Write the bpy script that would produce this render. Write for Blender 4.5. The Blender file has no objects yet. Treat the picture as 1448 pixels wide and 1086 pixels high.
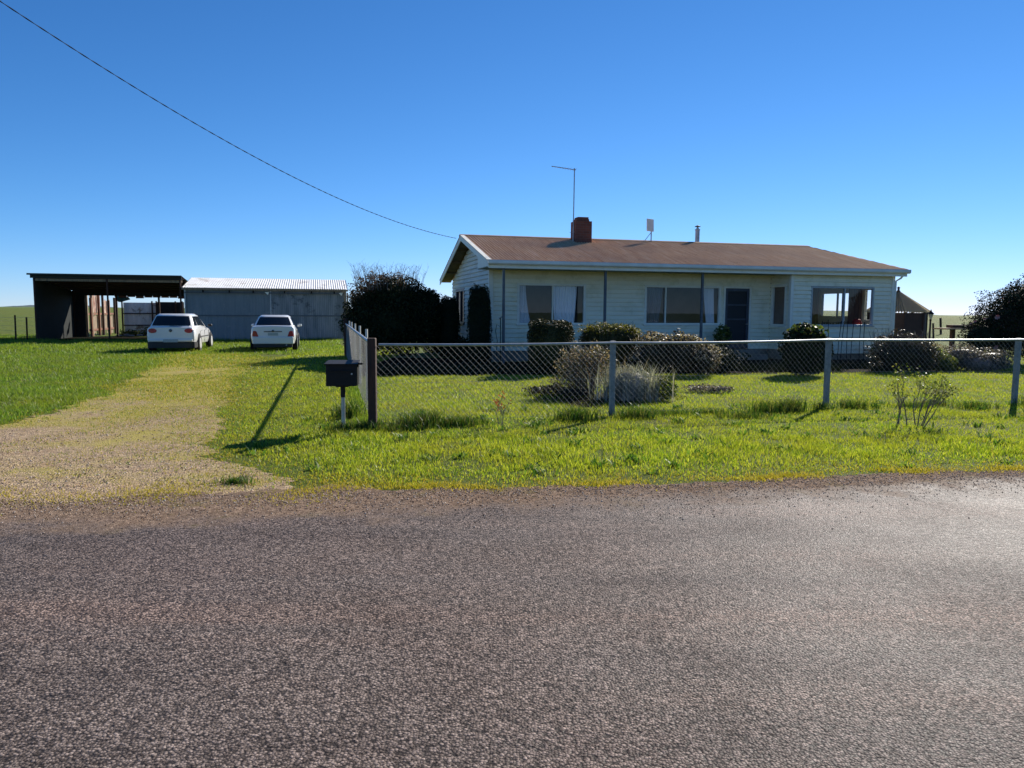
import bpy, math, random
import numpy as np
from mathutils import Vector, Matrix
R = math.radians
random.seed(7); rng = np.random.default_rng(7)
sc = bpy.context.scene
COL = sc.collection

# ------------------------------------------------------------------ camera
cam_d = bpy.data.cameras.new('camera'); cam = bpy.data.objects.new('camera', cam_d); COL.objects.link(cam)
cam_d.sensor_width = 36.0; cam_d.lens = 1054/1448*36; cam_d.clip_start = 0.05; cam_d.clip_end = 9000
PITCH = math.atan((543-441.1)/1054)
cam.matrix_world = Matrix.Translation((0, 0, 1.6)) @ Matrix.Rotation(math.pi/2-PITCH, 4, 'X') @ Matrix.Rotation(0.0055, 4, 'Z')
sc.camera = cam
sc.render.resolution_x = 1024; sc.render.resolution_y = 768

# ------------------------------------------------------------------ sky and sun
SUN_AZ = R(34.5); SUN_EL = R(30.2)
w = bpy.data.worlds.new('World'); sc.world = w; w.use_nodes = True
nt = w.node_tree; nt.nodes.clear()
sky = nt.nodes.new('ShaderNodeTexSky'); sky.sky_type = 'NISHITA'; sky.sun_disc = False
sky.sun_elevation = SUN_EL; sky.sun_rotation = SUN_AZ; sky.altitude = 3000
sky.air_density = 1.0; sky.dust_density = 0.0; sky.ozone_density = 6.0
bg = nt.nodes.new('ShaderNodeBackground'); bg.inputs[1].default_value = 0.10
out = nt.nodes.new('ShaderNodeOutputWorld')
sp0 = nt.nodes.new('ShaderNodeSeparateColor'); cb0 = nt.nodes.new('ShaderNodeCombineColor'); nt.links.new(sky.outputs[0], sp0.inputs[0])
for i, (g, a) in enumerate(((1.45, 1.10), (1.20, 1.03), (1.08, 1.02))):     # deeper blue overhead, as on a very clear day
    m1 = nt.nodes.new('ShaderNodeMath'); m1.operation = 'MULTIPLY'; m1.inputs[1].default_value = .1; nt.links.new(sp0.outputs[i], m1.inputs[0])
    m2 = nt.nodes.new('ShaderNodeMath'); m2.operation = 'POWER'; m2.inputs[1].default_value = g; nt.links.new(m1.outputs[0], m2.inputs[0])
    m3 = nt.nodes.new('ShaderNodeMath'); m3.operation = 'MULTIPLY'; m3.inputs[1].default_value = a*10; nt.links.new(m2.outputs[0], m3.inputs[0])
    m4 = nt.nodes.new('ShaderNodeMath'); m4.operation = 'MULTIPLY_ADD'; m4.inputs[1].default_value = (.055, .058, .028)[i]; m4.inputs[2].default_value = 1.0; nt.links.new(m3.outputs[0], m4.inputs[0])
    m5 = nt.nodes.new('ShaderNodeMath'); m5.operation = 'DIVIDE'; nt.links.new(m3.outputs[0], m5.inputs[0]); nt.links.new(m4.outputs[0], m5.inputs[1])
    nt.links.new(m5.outputs[0], cb0.inputs[i])
nt.links.new(cb0.outputs[0], bg.inputs[0]); nt.links.new(bg.outputs[0], out.inputs[0])
sd = bpy.data.lights.new('sun', 'SUN'); sd.energy = 5.0; sd.angle = R(0.55); sd.color = (1.0, 0.94, 0.84)
so = bpy.data.objects.new('sun', sd); COL.objects.link(so)
sv = Vector((math.sin(SUN_AZ)*math.cos(SUN_EL), math.cos(SUN_AZ)*math.cos(SUN_EL), math.sin(SUN_EL)))
so.rotation_euler = sv.to_track_quat('Z', 'Y').to_euler(); so.location = sv*60
sc.view_settings.view_transform = 'Standard'; sc.view_settings.look = 'None'
sc.view_settings.exposure = 0.72; sc.view_settings.gamma = 1.0
sc.cycles.max_bounces = 8; sc.cycles.transparent_max_bounces = 24
sc.cycles.use_denoising = True

# ------------------------------------------------------------------ object helpers
def tag(o, label=None, cat=None, group=None, kind=None):
    if label: o['label'] = label
    if cat: o['category'] = cat
    if group: o['group'] = group
    if kind: o['kind'] = kind
    return o
def empty(name, loc=(0, 0, 0), rz=0.0, label=None, cat=None, group=None):
    o = bpy.data.objects.new(name, None); COL.objects.link(o); o.location = loc; o.rotation_euler = (0, 0, rz)
    o.empty_display_size = 0.2
    return tag(o, label, cat, group)
def copy_tree(o, parent=None):
    c = o.copy(); COL.objects.link(c); c.parent = parent
    for ch in [x for x in bpy.data.objects if x.parent == o]:
        copy_tree(ch, c)
    return c
class MB:
    def __init__(s): s.v = []; s.f = []
    def add(s, vs, fs):
        n = len(s.v); s.v += [tuple(p) for p in vs]; s.f += [tuple(i+n for i in f) for f in fs]; return s
    def hexa(s, p):   # p: 4 bottom + 4 top, same winding
        return s.add(p, [(3,2,1,0),(4,5,6,7),(0,1,5,4),(1,2,6,5),(2,3,7,6),(3,0,4,7)])
    def box(s, x0, x1, y0, y1, z0, z1):
        return s.hexa([(x0,y0,z0),(x1,y0,z0),(x1,y1,z0),(x0,y1,z0),(x0,y0,z1),(x1,y0,z1),(x1,y1,z1),(x0,y1,z1)])
    def beam(s, a, b, wd, ht, up=(0,0,1)):
        a = Vector(a); b = Vector(b); d = (b-a).normalized(); u = Vector(up)
        if abs(d.dot(u)) > .95: u = Vector((0, 1, 0))
        r = d.cross(u).normalized()*wd/2; q = r.cross(d).normalized()*ht/2
        return s.hexa([a-r-q, a+r-q, a+r+q, a-r+q, b-r-q, b+r-q, b+r+q, b-r+q])
    def tube(s, pts, rad, n=8, cap=True):
        pts = [Vector(p) for p in pts]
        if not hasattr(rad, '__len__'): rad = [rad]*len(pts)
        base = len(s.v); prev = None
        for i, p in enumerate(pts):
            d = (pts[min(i+1, len(pts)-1)]-pts[max(i-1, 0)]).normalized()
            if prev is None:
                u = Vector((0, 0, 1)) if abs(d.z) < .9 else Vector((1, 0, 0)); r = d.cross(u).normalized()
            else:
                r = (prev-d*prev.dot(d)).normalized()
            prev = r; q = d.cross(r)
            for k in range(n):
                a = 2*math.pi*k/n
                s.v.append(tuple(p+(r*math.cos(a)+q*math.sin(a))*rad[i]))
        for i in range(len(pts)-1):
            for k in range(n):
                a = base+i*n+k; b = base+i*n+(k+1) % n
                s.f.append((a, b, b+n, a+n))
        if cap:
            s.f.append(tuple(base+k for k in reversed(range(n)))); s.f.append(tuple(base+(len(pts)-1)*n+k for k in range(n)))
        return s
    def lathe(s, prof, c=(0,0,0), n=16, ax='z'):
        base = len(s.v)
        for r, z in prof:
            for k in range(n):
                a = 2*math.pi*k/n; x, y = r*math.cos(a), r*math.sin(a)
                s.v.append((c[0]+x, c[1]+y, c[2]+z) if ax == 'z' else (c[0]+z, c[1]+x, c[2]+y))
        for i in range(len(prof)-1):
            for k in range(n):
                a = base+i*n+k; b = base+i*n+(k+1) % n
                s.f.append((a, b, b+n, a+n))
        s.f.append(tuple(base+k for k in reversed(range(n)))); s.f.append(tuple(base+(len(prof)-1)*n+k for k in range(n)))
        return s
    def build(s, name, mat, parent=None, smooth=False, bevel=0, sub=0):
        me = bpy.data.meshes.new(name); me.from_pydata(s.v, [], s.f); me.update()
        o = bpy.data.objects.new(name, me); COL.objects.link(o)
        if mat: me.materials.append(mat)
        if parent: o.parent = parent
        if smooth: me.polygons.foreach_set('use_smooth', [True]*len(me.polygons)); me.set_sharp_from_angle(angle=R(50))
        if bevel:
            m = o.modifiers.new('bevel', 'BEVEL'); m.width = bevel; m.segments = 2; m.limit_method = 'ANGLE'; m.angle_limit = R(35)
        if sub:
            m = o.modifiers.new('sub', 'SUBSURF'); m.levels = sub; m.render_levels = sub
        return o
def np_mesh(name, V, F, mat, parent=None, smooth=False):   # V (n,3) F (m,k)
    me = bpy.data.meshes.new(name); k = F.shape[1]
    me.vertices.add(len(V)); me.vertices.foreach_set('co', V.astype(np.float32).ravel())
    me.loops.add(F.size); me.loops.foreach_set('vertex_index', F.astype(np.int32).ravel())
    me.polygons.add(len(F)); me.polygons.foreach_set('loop_start', np.arange(0, F.size, k, dtype=np.int32))
    me.update(calc_edges=True)
    if smooth: me.polygons.foreach_set('use_smooth', np.ones(len(F), bool))
    o = bpy.data.objects.new(name, me); COL.objects.link(o); me.materials.append(mat)
    if parent: o.parent = parent
    return o

# ------------------------------------------------------------------ material helpers
class NT:
    def __init__(s, name):
        s.m = bpy.data.materials.new(name); s.m.use_nodes = True; s.t = s.m.node_tree; s.t.nodes.clear()
        s.o = s.n('ShaderNodeOutputMaterial')
    def n(s, k, **kw):
        x = s.t.nodes.new(k)
        for a, b in kw.items(): setattr(x, a, b)
        return x
    def l(s, a, b): s.t.links.new(a, b)
    def val(s, node, i, v):
        if isinstance(v, bpy.types.NodeSocket): s.l(v, node.inputs[i])
        else: node.inputs[i].default_value = v
    def coord(s, scale=(1,1,1), rot=(0,0,0)):
        tc = s.n('ShaderNodeTexCoord'); mp = s.n('ShaderNodeMapping')
        mp.inputs['Scale'].default_value = scale; mp.inputs['Rotation'].default_value = rot
        s.l(tc.outputs['Object'], mp.inputs[0]); return mp.outputs[0]
    def noise(s, vec, scale, detail=4, rough=.55, col=False):
        x = s.n('ShaderNodeTexNoise'); s.l(vec, x.inputs['Vector']); x.inputs['Scale'].default_value = scale
        x.inputs['Detail'].default_value = detail; x.inputs['Roughness'].default_value = rough
        return x.outputs['Color' if col else 'Fac']
    def ramp(s, fac, stops):
        x = s.n('ShaderNodeValToRGB'); s.val(x, 0, fac); e = x.color_ramp.elements
        while len(e) < len(stops): e.new(.5)
        for i, (p, c) in enumerate(stops):
            e[i].position = p; e[i].color = (c, c, c, 1) if not hasattr(c, '__len__') else tuple(c)+(1,)
        return x.outputs[0]
    def mix(s, f, a, b, mode='MIX'):
        x = s.n('ShaderNodeMix', data_type='RGBA', blend_type=mode)
        s.val(x, 0, f)
        for i, v in ((6, a), (7, b)):
            if isinstance(v, bpy.types.NodeSocket): s.l(v, x.inputs[i])
            else: x.inputs[i].default_value = tuple(v)+(1,)
        return x.outputs[2]
    def math(s, op, a, b=0.0, c=0.0, clamp=False):
        x = s.n('ShaderNodeMath', operation=op, use_clamp=clamp); s.val(x, 0, a); s.val(x, 1, b); s.val(x, 2, c); return x.outputs[0]
    def bump(s, h, strength=.5, dist=.01, nrm=None):
        x = s.n('ShaderNodeBump'); x.inputs['Strength'].default_value = strength; x.inputs['Distance'].default_value = dist
        s.l(h, x.inputs['Height'])
        if nrm: s.l(nrm, x.inputs['Normal'])
        return x.outputs[0]
    def pbr(s, col, rough=.6, metal=0.0, nrm=None, spec=.5, coat=0.0):
        x = s.n('ShaderNodeBsdfPrincipled')
        if isinstance(col, bpy.types.NodeSocket): s.l(col, x.inputs['Base Color'])
        else: x.inputs['Base Color'].default_value = tuple(col)+(1,)
        s.val(x, 'Roughness', rough) if False else None
        if isinstance(rough, bpy.types.NodeSocket): s.l(rough, x.inputs['Roughness'])
        else: x.inputs['Roughness'].default_value = rough
        x.inputs['Metallic'].default_value = metal; x.inputs['Specular IOR Level'].default_value = spec
        x.inputs['Coat Weight'].default_value = coat; x.inputs['Coat Roughness'].default_value = .06
        if nrm: s.l(nrm, x.inputs['Normal'])
        s.l(x.outputs[0], s.o.inputs[0]); return s.m
def simple(name, a, b=None, scale=6, rough=.6, metal=0.0, bump=.15, bs=60, spec=.5, stretch=(1,1,1), coat=0.0):
    N = NT(name); v = N.coord(stretch); b = b or tuple(c*.75 for c in a)
    c = N.mix(N.ramp(N.noise(v, scale), [(.3, 0.0), (.7, 1.0)]), a, b)
    nr = N.bump(N.noise(v, bs, 3), bump, .004) if bump else None
    return N.pbr(c, rough, metal, nr, spec, coat)
def leaf_mat(name, cols, transl=.35, rough=.5, spec=.3, big=None, dark=None):
    N = NT(name); g = N.n('ShaderNodeNewGeometry')
    n = len(cols); c = N.ramp(g.outputs['Random Per Island'], [((i+.5)/n, cols[i]) for i in range(n)])
    if big:
        v = N.coord(); f = N.ramp(N.noise(v, big[0], 3), [(.35, 0.0), (.65, 1.0)])
        c = N.mix(f, c, N.mix(.6, c, big[1]))
        if dark: c = N.mix(N.ramp(N.noise(v, dark[0], 4, .65), [(.50, 0.0), (.72, .55)]), c, dark[1])
    p = N.n('ShaderNodeBsdfPrincipled'); N.l(c, p.inputs['Base Color']); p.inputs['Roughness'].default_value = rough
    p.inputs['Specular IOR Level'].default_value = spec
    t = N.n('ShaderNodeBsdfTranslucent'); N.l(N.mix(1.0, c, (1.25, 1.2, .6), 'MULTIPLY'), t.inputs[0])
    m = N.n('ShaderNodeMixShader'); m.inputs[0].default_value = transl
    N.l(p.outputs[0], m.inputs[1]); N.l(t.outputs[0], m.inputs[2]); N.l(m.outputs[0], N.o.inputs[0]); return N.m

M = {}
M['white_paint'] = simple('white_paint', (.84,.83,.76), (.70,.69,.62), 3, .55, bump=.1)
def board_mat(name, a, b, grime):
    N = NT(name); v = N.coord(); vs = N.coord((.6,.6,5))
    c = N.mix(N.ramp(N.noise(vs, 1.6, 5), [(.35, 0.0), (.7, 1.0)]), a, b)
    c = N.mix(N.math('MULTIPLY', N.ramp(N.noise(v, 2.3, 6, .7), [(.5, 0.0), (.75, 1.0)]), .45), c, grime)
    return N.pbr(c, .6, 0, N.bump(N.noise(v, 40, 3), .2, .003))
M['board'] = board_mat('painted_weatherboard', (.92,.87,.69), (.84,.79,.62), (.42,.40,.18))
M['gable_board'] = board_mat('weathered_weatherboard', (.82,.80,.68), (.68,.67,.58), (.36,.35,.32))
M['trim'] = simple('trim_paint', (.88,.86,.76), (.74,.72,.62), 2.2, .5)
M['soffit'] = simple('soffit_wood', (.16,.11,.05), (.08,.07,.03), 5, .8)
M['eave_lining'] = simple('eave_lining', (.42,.43,.30), (.28,.30,.18), 2, .7)
M['dark_frame'] = simple('dark_door_paint', (.02,.025,.04), (.012,.015,.022), 5, .4)
M['screen'] = simple('insect_screen', (.012,.014,.022), (.008,.009,.014), 60, .6)
M['grey_frame'] = simple('grey_frame', (.10,.12,.14), (.06,.07,.09), 5, .45)
M['curtain'] = simple('curtain_cloth', (.95,.95,.95), (.82,.83,.85), 3, .9, stretch=(6,6,.4))
M['grey_curtain'] = simple('grey_curtain_cloth', (.25,.28,.30), (.12,.14,.16), 3, .9, stretch=(8,8,.4))
M['brown_blind'] = simple('brown_blind', (.20,.11,.07), (.15,.08,.055), 3, .8)
M['brown_curtain'] = simple('brown_curtain_cloth', (.22,.15,.13), (.12,.08,.08), 3, .9, stretch=(6,6,.4))
M['interior'] = simple('interior_plaster', (.30,.28,.26), (.25,.23,.22), 2, .8)
M['plinth'] = simple('plinth', (.22,.21,.18), (.12,.115,.10), 3, .9)
M['galv'] = simple('galvanised_steel', (.42,.44,.46), (.28,.30,.32), 8, .45, .7)
M['post_grey'] = simple('weathered_grey_post', (.27,.29,.30), (.15,.17,.18), 14, .7, bump=.4)
M['old_wood'] = simple('old_brown_timber', (.075,.03,.02), (.028,.016,.012), 6, .85, bump=.6, bs=30, stretch=(5,5,.6))
M['pale_wood'] = simple('pale_weathered_timber', (.36,.27,.17), (.16,.11,.08), 4, .85, bump=.5, stretch=(5,5,.6))
M['rust_wood'] = simple('rusty_panel', (.26,.10,.05), (.10,.05,.035), 3, .85, bump=.5)
M['black_metal'] = simple('black_metal', (.006,.006,.008), (.010,.010,.012), 9, .6, spec=.25)
M['brick'] = None
def brick():
    N = NT('red_brick'); v = N.coord((1,1,1), (R(90),0,0)); b = N.n('ShaderNodeTexBrick'); N.l(v, b.inputs[0])
    b.inputs['Color1'].default_value = (.22,.07,.04,1); b.inputs['Color2'].default_value = (.08,.03,.022,1); b.inputs['Mortar'].default_value = (.12,.10,.09,1)
    b.inputs['Scale'].default_value = 1; b.inputs['Brick Width'].default_value = .23; b.inputs['Row Height'].default_value = .086; b.inputs['Mortar Size'].default_value = .01
    c = N.mix(.5, b.outputs[0], N.mix(N.noise(v, 7), (.1,.03,.02), (.17,.07,.05))); return N.pbr(c, .9, 0, N.bump(b.outputs[1], -.6, .01))
M['brick'] = brick()
def glass(name, f0, k, tint=(1,1,1)):
    N = NT(name); fr = N.n('ShaderNodeFresnel'); ge = N.n('ShaderNodeNewGeometry'); N.l(N.math('MULTIPLY_ADD', ge.outputs['Backfacing'], .6667-1.5, 1.5), fr.inputs[0])
    g = N.n('ShaderNodeBsdfGlossy'); g.inputs['Roughness'].default_value = .01; g.inputs[0].default_value = (.95,.97,1,1)
    t = N.n('ShaderNodeBsdfTransparent'); t.inputs[0].default_value = tuple(tint)+(1,)
    m = N.n('ShaderNodeMixShader'); N.l(N.math('MULTIPLY_ADD', fr.outputs[0], k, f0, clamp=True), m.inputs[0])
    N.l(t.outputs[0], m.inputs[1]); N.l(g.outputs[0], m.inputs[2]); N.l(m.outputs[0], N.o.inputs[0]); return N.m
M['pane'] = glass('window_glass', .0, .9, (.86,.89,.93)); M['clear_pane'] = glass('clear_window_glass', .0, 1.0, (.93,.95,.97))
M['car_glass'] = glass('car_glass', .02, 1.0, (.10,.11,.12))
def roof_rust():
    N = NT('rusted_corrugated_iron'); v = N.coord((1,1,1)); vs = N.coord((6,.35,.35))
    a = N.ramp(N.noise(vs, 2.2, 6, .65), [(.3, (.52,.27,.13)), (.5, (.76,.48,.27)), (.72, (.88,.68,.45))])
    b = N.ramp(N.noise(v, .9, 4), [(.4, 0.0), (.7, 1.0)])
    c = N.mix(b, a, N.mix(.55, a, (.46,.31,.22)))
    c = N.mix(N.ramp(N.noise(v, 9, 4), [(.62, 0.0), (.7, .5)]), c, (.09,.045,.03))
    sx = N.n('ShaderNodeSeparateXYZ'); N.l(v, sx.inputs[0]); wv = N.math('COSINE', N.math('MULTIPLY', N.math('ADD', sx.outputs[0], .05), 62.832))
    c = N.mix(N.math('MULTIPLY_ADD', wv, -.3, .3, clamp=True), c, (.34,.17,.09))      # shade between the ribs painted into the valleys as darker rust brown
    return N.pbr(c, .85, 0, N.bump(N.noise(v, 80, 3), .2, .002), .12)
M['rust_roof'] = roof_rust()
def iron(name, a, b, c3, rough=.5, metal=.4):
    N = NT(name); v = N.coord(); vs = N.coord((3,3,.5))
    c = N.mix(N.ramp(N.noise(vs, 1.2, 6, .65), [(.35, 0.0), (.65, 1.0)]), a, b)
    c = N.mix(N.ramp(N.noise(v, 1.1, 7, .75), [(.55, 0.0), (.62, 1.0)]), c, c3)
    return N.pbr(c, rough, metal, N.bump(N.noise(v, 3, 3), .15, .02))
M['shed_iron'] = iron('stained_shed_iron', (.27,.29,.305), (.15,.17,.19), (.09,.10,.115), .7, .1)  # grey iron with random dark stain blotches
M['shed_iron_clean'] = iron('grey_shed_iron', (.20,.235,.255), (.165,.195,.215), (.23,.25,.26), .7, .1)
M['pale_iron'] = iron('pale_corrugated_iron', (.85,.85,.82), (.66,.67,.66), (.30,.24,.18), .5, .2)
M['zinc_roof'] = iron('weathered_zinc_roof', (.82,.82,.80), (.66,.66,.65), (.46,.42,.38), .6, .1)
M['green_tarp'] = simple('green_tarpaulin', (.03,.14,.10), (.02,.08,.06), 6, .6)
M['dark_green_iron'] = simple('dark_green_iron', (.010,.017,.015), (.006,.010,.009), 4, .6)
M['gazebo_wood'] = simple('dark_gazebo_timber', (.045,.022,.02), (.025,.014,.014), 5, .7)
def car_paint():
    N = NT('white_car_paint'); v = N.coord(); c = N.mix(N.noise(v, 2), (.76,.76,.74), (.70,.70,.68))
    return N.pbr(c, .3, 0, None, .5, .8)
M['car_paint'] = car_paint()
M['car_black'] = simple('black_plastic', (.012,.012,.013), (.02,.02,.02), 12, .6)
M['tyre'] = simple('tyre_rubber', (.018,.018,.018), (.03,.028,.025), 12, .85)
M['rim'] = simple('alloy_rim', (.50,.51,.52), (.40,.41,.42), 5, .3, .8, bump=0)
M['hub_white'] = simple('pale_hubcap', (.62,.62,.60), (.5,.5,.48), 5, .4, .2, bump=0)
M['tail_red'] = simple('red_lamp_lens', (.50,.008,.012), (.30,.005,.01), 20, .3, bump=0, coat=.3)
M['window_grey'] = simple('pale_grey_frame', (.45,.48,.48), (.34,.37,.38), 5, .5)
M['plate'] = simple('number_plate', (.42,.46,.44), (.30,.34,.33), 40, .5, bump=0)
M['chrome'] = simple('dark_chrome', (.10,.10,.11), (.06,.06,.07), 8, .25, .9, bump=0)
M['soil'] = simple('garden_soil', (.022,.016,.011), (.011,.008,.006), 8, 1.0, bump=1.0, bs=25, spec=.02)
M['rock'] = simple('pale_rock', (.32,.29,.25), (.18,.16,.14), 6, .9, bump=.8, bs=20)
M['bark'] = simple('bark', (.07,.05,.04), (.035,.026,.02), 8, .9, bump=.8, bs=30, stretch=(3,3,.6))
M['twig'] = simple('bare_twig', (.20,.15,.13), (.12,.085,.075), 5, .8, bump=0)
M['grey_twig'] = simple('grey_twig', (.26,.22,.19), (.16,.13,.12), 5, .8, bump=0)
M['green_stem'] = simple('green_stem', (.07,.08,.03), (.05,.05,.025), 5, .7, bump=0)
M['cable'] = simple('twisted_cable_sheath', (.02,.022,.03), (.05,.055,.07), .4, .9, bump=0, spec=.05)

# ------------------------------------------------------------------ terrain functions
def nz(x, y, s=1.0, seed=0):
    r = np.random.default_rng(seed); o = np.zeros_like(x, dtype=float)
    for k in range(7):
        a = r.uniform(0, 6.28); f = s*r.uniform(.5, 2.2); o = o+np.sin((x*np.cos(a)+y*np.sin(a))*f*2*np.pi+r.uniform(0, 6.28))*r.uniform(.5, 1)
    return o/3.0
def edge_y(x):      # near edge of the grass verge along the road
    return 6.72+.147*np.clip(x, -14, 40)+.12*nz(x, x*0, .12, 3)+.05*nz(x, x*0, .9, 4)
DY = [5.5, 6.6, 7.0, 7.5, 8.0, 10, 13.2, 18.4, 24.3, 30]
DL = [-16, -13, -10.8, -8.8, -7.9, -6.95, -7.5, -9.2, -11.3, -14.5]
DR = [-1.3, -1.8, -2.1, -2.8, -3.4, -4.1, -5.1, -6.75, -8.5, -9.9]
def drive(x, y):    # >0 inside the track, metres from its border
    l = np.interp(y, DY, DL); r = np.interp(y, DY, DR)
    return np.minimum(x-l, r-x)+.40*nz(x, y, .35, 11)+.22*nz(x, y, 1.3, 12)
def ground_z(x, y):
    d = np.hypot(x, y)
    z = np.zeros_like(x, dtype=float)
    far = np.clip((d-55)/400, 0, 1)
    # crest of the paddock behind the house, to the right
    z = z+np.where(y > 0, 2.0*np.exp(-((x-36)/26)**2-((y-92)/30)**2), 0)
    z = z+np.where((x < 0) & (y > 0), 2.6*np.clip((y-90)/300, 0, 1), 0)
    z = z-4.0*np.clip((d-160)/500, 0, 1)*(x > 0)
    return z

# ------------------------------------------------------------------ ground
def ground_mat():
    N = NT('grassy_soil'); v = N.coord()
    f = N.ramp(N.noise(v, 60, 4, .7), [(.35, (.055,.075,.014)), (.5, (.10,.13,.02)), (.68, (.19,.21,.035))])
    g = N.ramp(N.noise(v, 1.1, 5, .6), [(.35, 0.0), (.7, 1.0)])
    c = N.mix(N.math('MULTIPLY', g, .5), f, (.17,.16,.035))
    c = N.mix(N.ramp(N.noise(v, .35, 3), [(.4, 0.0), (.6, .5)]), c, (.07,.13,.018))
    c = N.mix(N.ramp(N.noise(v, 140, 2), [(.60, 0.0), (.66, .6)]), c, (.25,.25,.10))
    return N.pbr(c, .9, 0, N.bump(N.noise(v, 45, 5, .7), 1.0, .05), .1)
M['ground'] = ground_mat()
def polar_ground():
    rad = np.concatenate([np.arange(0, 60, 2.0), np.geomspace(60, 6000, 60)]); A = 220
    th = np.linspace(0, 2*np.pi, A, endpoint=False)
    V = [(0, 0, 0)]; Rr, T = np.meshgrid(rad[1:], th, indexing='ij'); X = Rr*np.sin(T); Y = Rr*np.cos(T); Z = ground_z(X, Y)
    V = np.vstack([[0, 0, 0], np.c_[X.ravel(), Y.ravel(), Z.ravel()]])
    n = len(rad)-1; fs = []
    for i in range(n-1):
        a = 1+i*A+np.arange(A); b = 1+i*A+(np.arange(A)+1) % A
        fs.append(np.c_[a, a+A, b+A, b])
    F = np.vstack(fs); o = np_mesh('ground', V, F, M['ground'], smooth=True)
    me = o.data
    import bmesh
    bm = bmesh.new(); bm.from_mesh(me); bm.verts.ensure_lookup_table()
    for k in range(A): bm.faces.new((bm.verts[0], bm.verts[1+k], bm.verts[1+(k+1) % A]))
    bmesh.ops.recalc_face_normals(bm, faces=bm.faces)
    if sum(f.normal.z for f in bm.faces) < 0: bmesh.ops.reverse_faces(bm, faces=bm.faces)
    bm.to_mesh(me); bm.free(); return tag(o, kind='structure')
polar_ground()

def strip(name, xs, ya, yb, z, mat, rows=1):      # sheet between two boundary curves
    V = []; n = rows+1
    for j in range(n):
        f = j/rows; V.append(np.c_[xs, ya*(1-f)+yb*f, np.full_like(xs, z)])
    V = np.vstack(V); m = len(xs); fs = []
    for j in range(rows):
        a = j*m+np.arange(m-1); fs.append(np.c_[a, a+1, a+1+m, a+m])
    return tag(np_mesh(name, V, np.vstack(fs), mat), kind='structure')
def stones(N, v, scale, dark, light, amt=1.0):
    vo = N.n('ShaderNodeTexVoronoi'); N.l(v, vo.inputs['Vector']); vo.inputs['Scale'].default_value = scale
    sep = N.n('ShaderNodeSeparateColor'); N.l(vo.outputs['Color'], sep.inputs[0])
    return vo.outputs['Distance'], N.mix(N.math('POWER', sep.outputs[0], 1.6), dark, light), sep.outputs[1]
def asphalt_mat():
    N = NT('chip_seal'); v = N.coord(); warp = N.n('ShaderNodeVectorMath', operation='ADD')
    nc = N.noise(v, 90, 2, .5, True); sm = N.n('ShaderNodeVectorMath', operation='SCALE'); N.l(nc, sm.inputs[0]); sm.inputs['Scale'].default_value = .006
    N.l(v, warp.inputs[0]); N.l(sm.outputs[0], warp.inputs[1]); v2 = warp.outputs[0]
    d, c, r2 = stones(N, v2, 85, (.034,.026,.022), (.47,.375,.32))
    d2, c2, r3 = stones(N, v2, 210, (.035,.026,.022), (.30,.23,.19))
    c = N.mix(.45, c, c2)
    c = N.mix(N.ramp(d, [(.45, 0.0), (.75, .85)]), c, (.022,.019,.018))
    big = N.ramp(N.noise(N.coord((.5,1.6,1)), .9, 5, .6), [(.3, .88), (.7, 1.12)])
    c = N.mix(1.0, c, big, 'MULTIPLY')
    c = N.mix(1.0, c, N.ramp(N.noise(v, 26, 3, .7), [(.35, .72), (.65, 1.25)]), 'MULTIPLY')
    c = N.mix(N.ramp(N.noise(v, .55, 3), [(.45, 0.0), (.7, .35)]), c, N.mix(1.0, c, (1.1,.96,.92), 'MULTIPLY'))
    # wear bands that run along the road
    vr = N.coord((.09,1.5,1), (0,0,R(-8.4)))
    band = N.ramp(N.noise(vr, 1.0, 4, .6), [(.36, (.80,.80,.82)), (.5, (1.0,1.0,1.0)), (.64, (1.16,1.08,1.04))]); c = N.mix(1.0, c, band, 'MULTIPLY')
    pat = N.ramp(N.noise(v, .8, 6, .7), [(.60, 0.0), (.63, .35)]); c = N.mix(pat, c, N.mix(1.0, c, (.82,.82,.84), 'MULTIPLY'))
    # distance to the verge line decides how much loose gravel lies on the seal
    sx = N.n('ShaderNodeSeparateXYZ'); N.l(v, sx.inputs[0])
    e = N.math('SUBTRACT', sx.outputs[1], N.math('MULTIPLY_ADD', sx.outputs[0], .20, 5.75))
    e = N.math('ADD', e, N.math('MULTIPLY_ADD', N.noise(v, 1.5, 6, .65), 1.6, -.8))
    gm = N.ramp(e, [(.0, 0.0), (.55, 1.0)])
    gd, gc, gr = stones(N, v, 120, (.08,.055,.04), (.42,.31,.22))
    gc = N.mix(N.noise(v, 5, 4), gc, N.mix(.4, gc, (.22,.135,.095)))
    gc = N.mix(1.0, gc, N.ramp(N.noise(v, 14, 4, .75), [(.35, .6), (.65, 1.3)]), 'MULTIPLY')
    gc = N.mix(N.ramp(N.noise(v, 2.4, 5, .7), [(.55, 0.0), (.72, .7)]), gc, (.17,.14,.05))
    c = N.mix(gm, c, gc)
    h = N.mix(gm, N.math('ADD', N.math('MULTIPLY', d, -1.0), N.math('MULTIPLY', r2, .35)), N.math('MULTIPLY', gd, -1.0))
    nr = N.bump(h, 1.0, .0048)
    nr = N.bump(N.noise(v, 25, 3), .3, .006, nr)
    ro = N.ramp(N.math('ADD', N.math('MULTIPLY', r2, .5), N.math('MULTIPLY', gm, .5)), [(0.0, .5), (1.0, .85)])
    m_ = N.pbr(c, ro, 0, nr, .06)
    pb = [n for n in N.t.nodes if n.type == 'BSDF_PRINCIPLED'][0]; N.l(N.math('MULTIPLY', N.ramp(gm, [(0.0, 1.0), (1.0, .05)]), N.ramp(N.noise(v, .9, 5, .65), [(.35, .04), (.68, .10)])), pb.inputs['Specular IOR Level'])
    return m_
M['road'] = asphalt_mat()
xs = np.concatenate([np.linspace(-400, -20, 60), np.arange(-19.9, 20, .04), np.linspace(20.1, 400, 60)])
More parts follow.
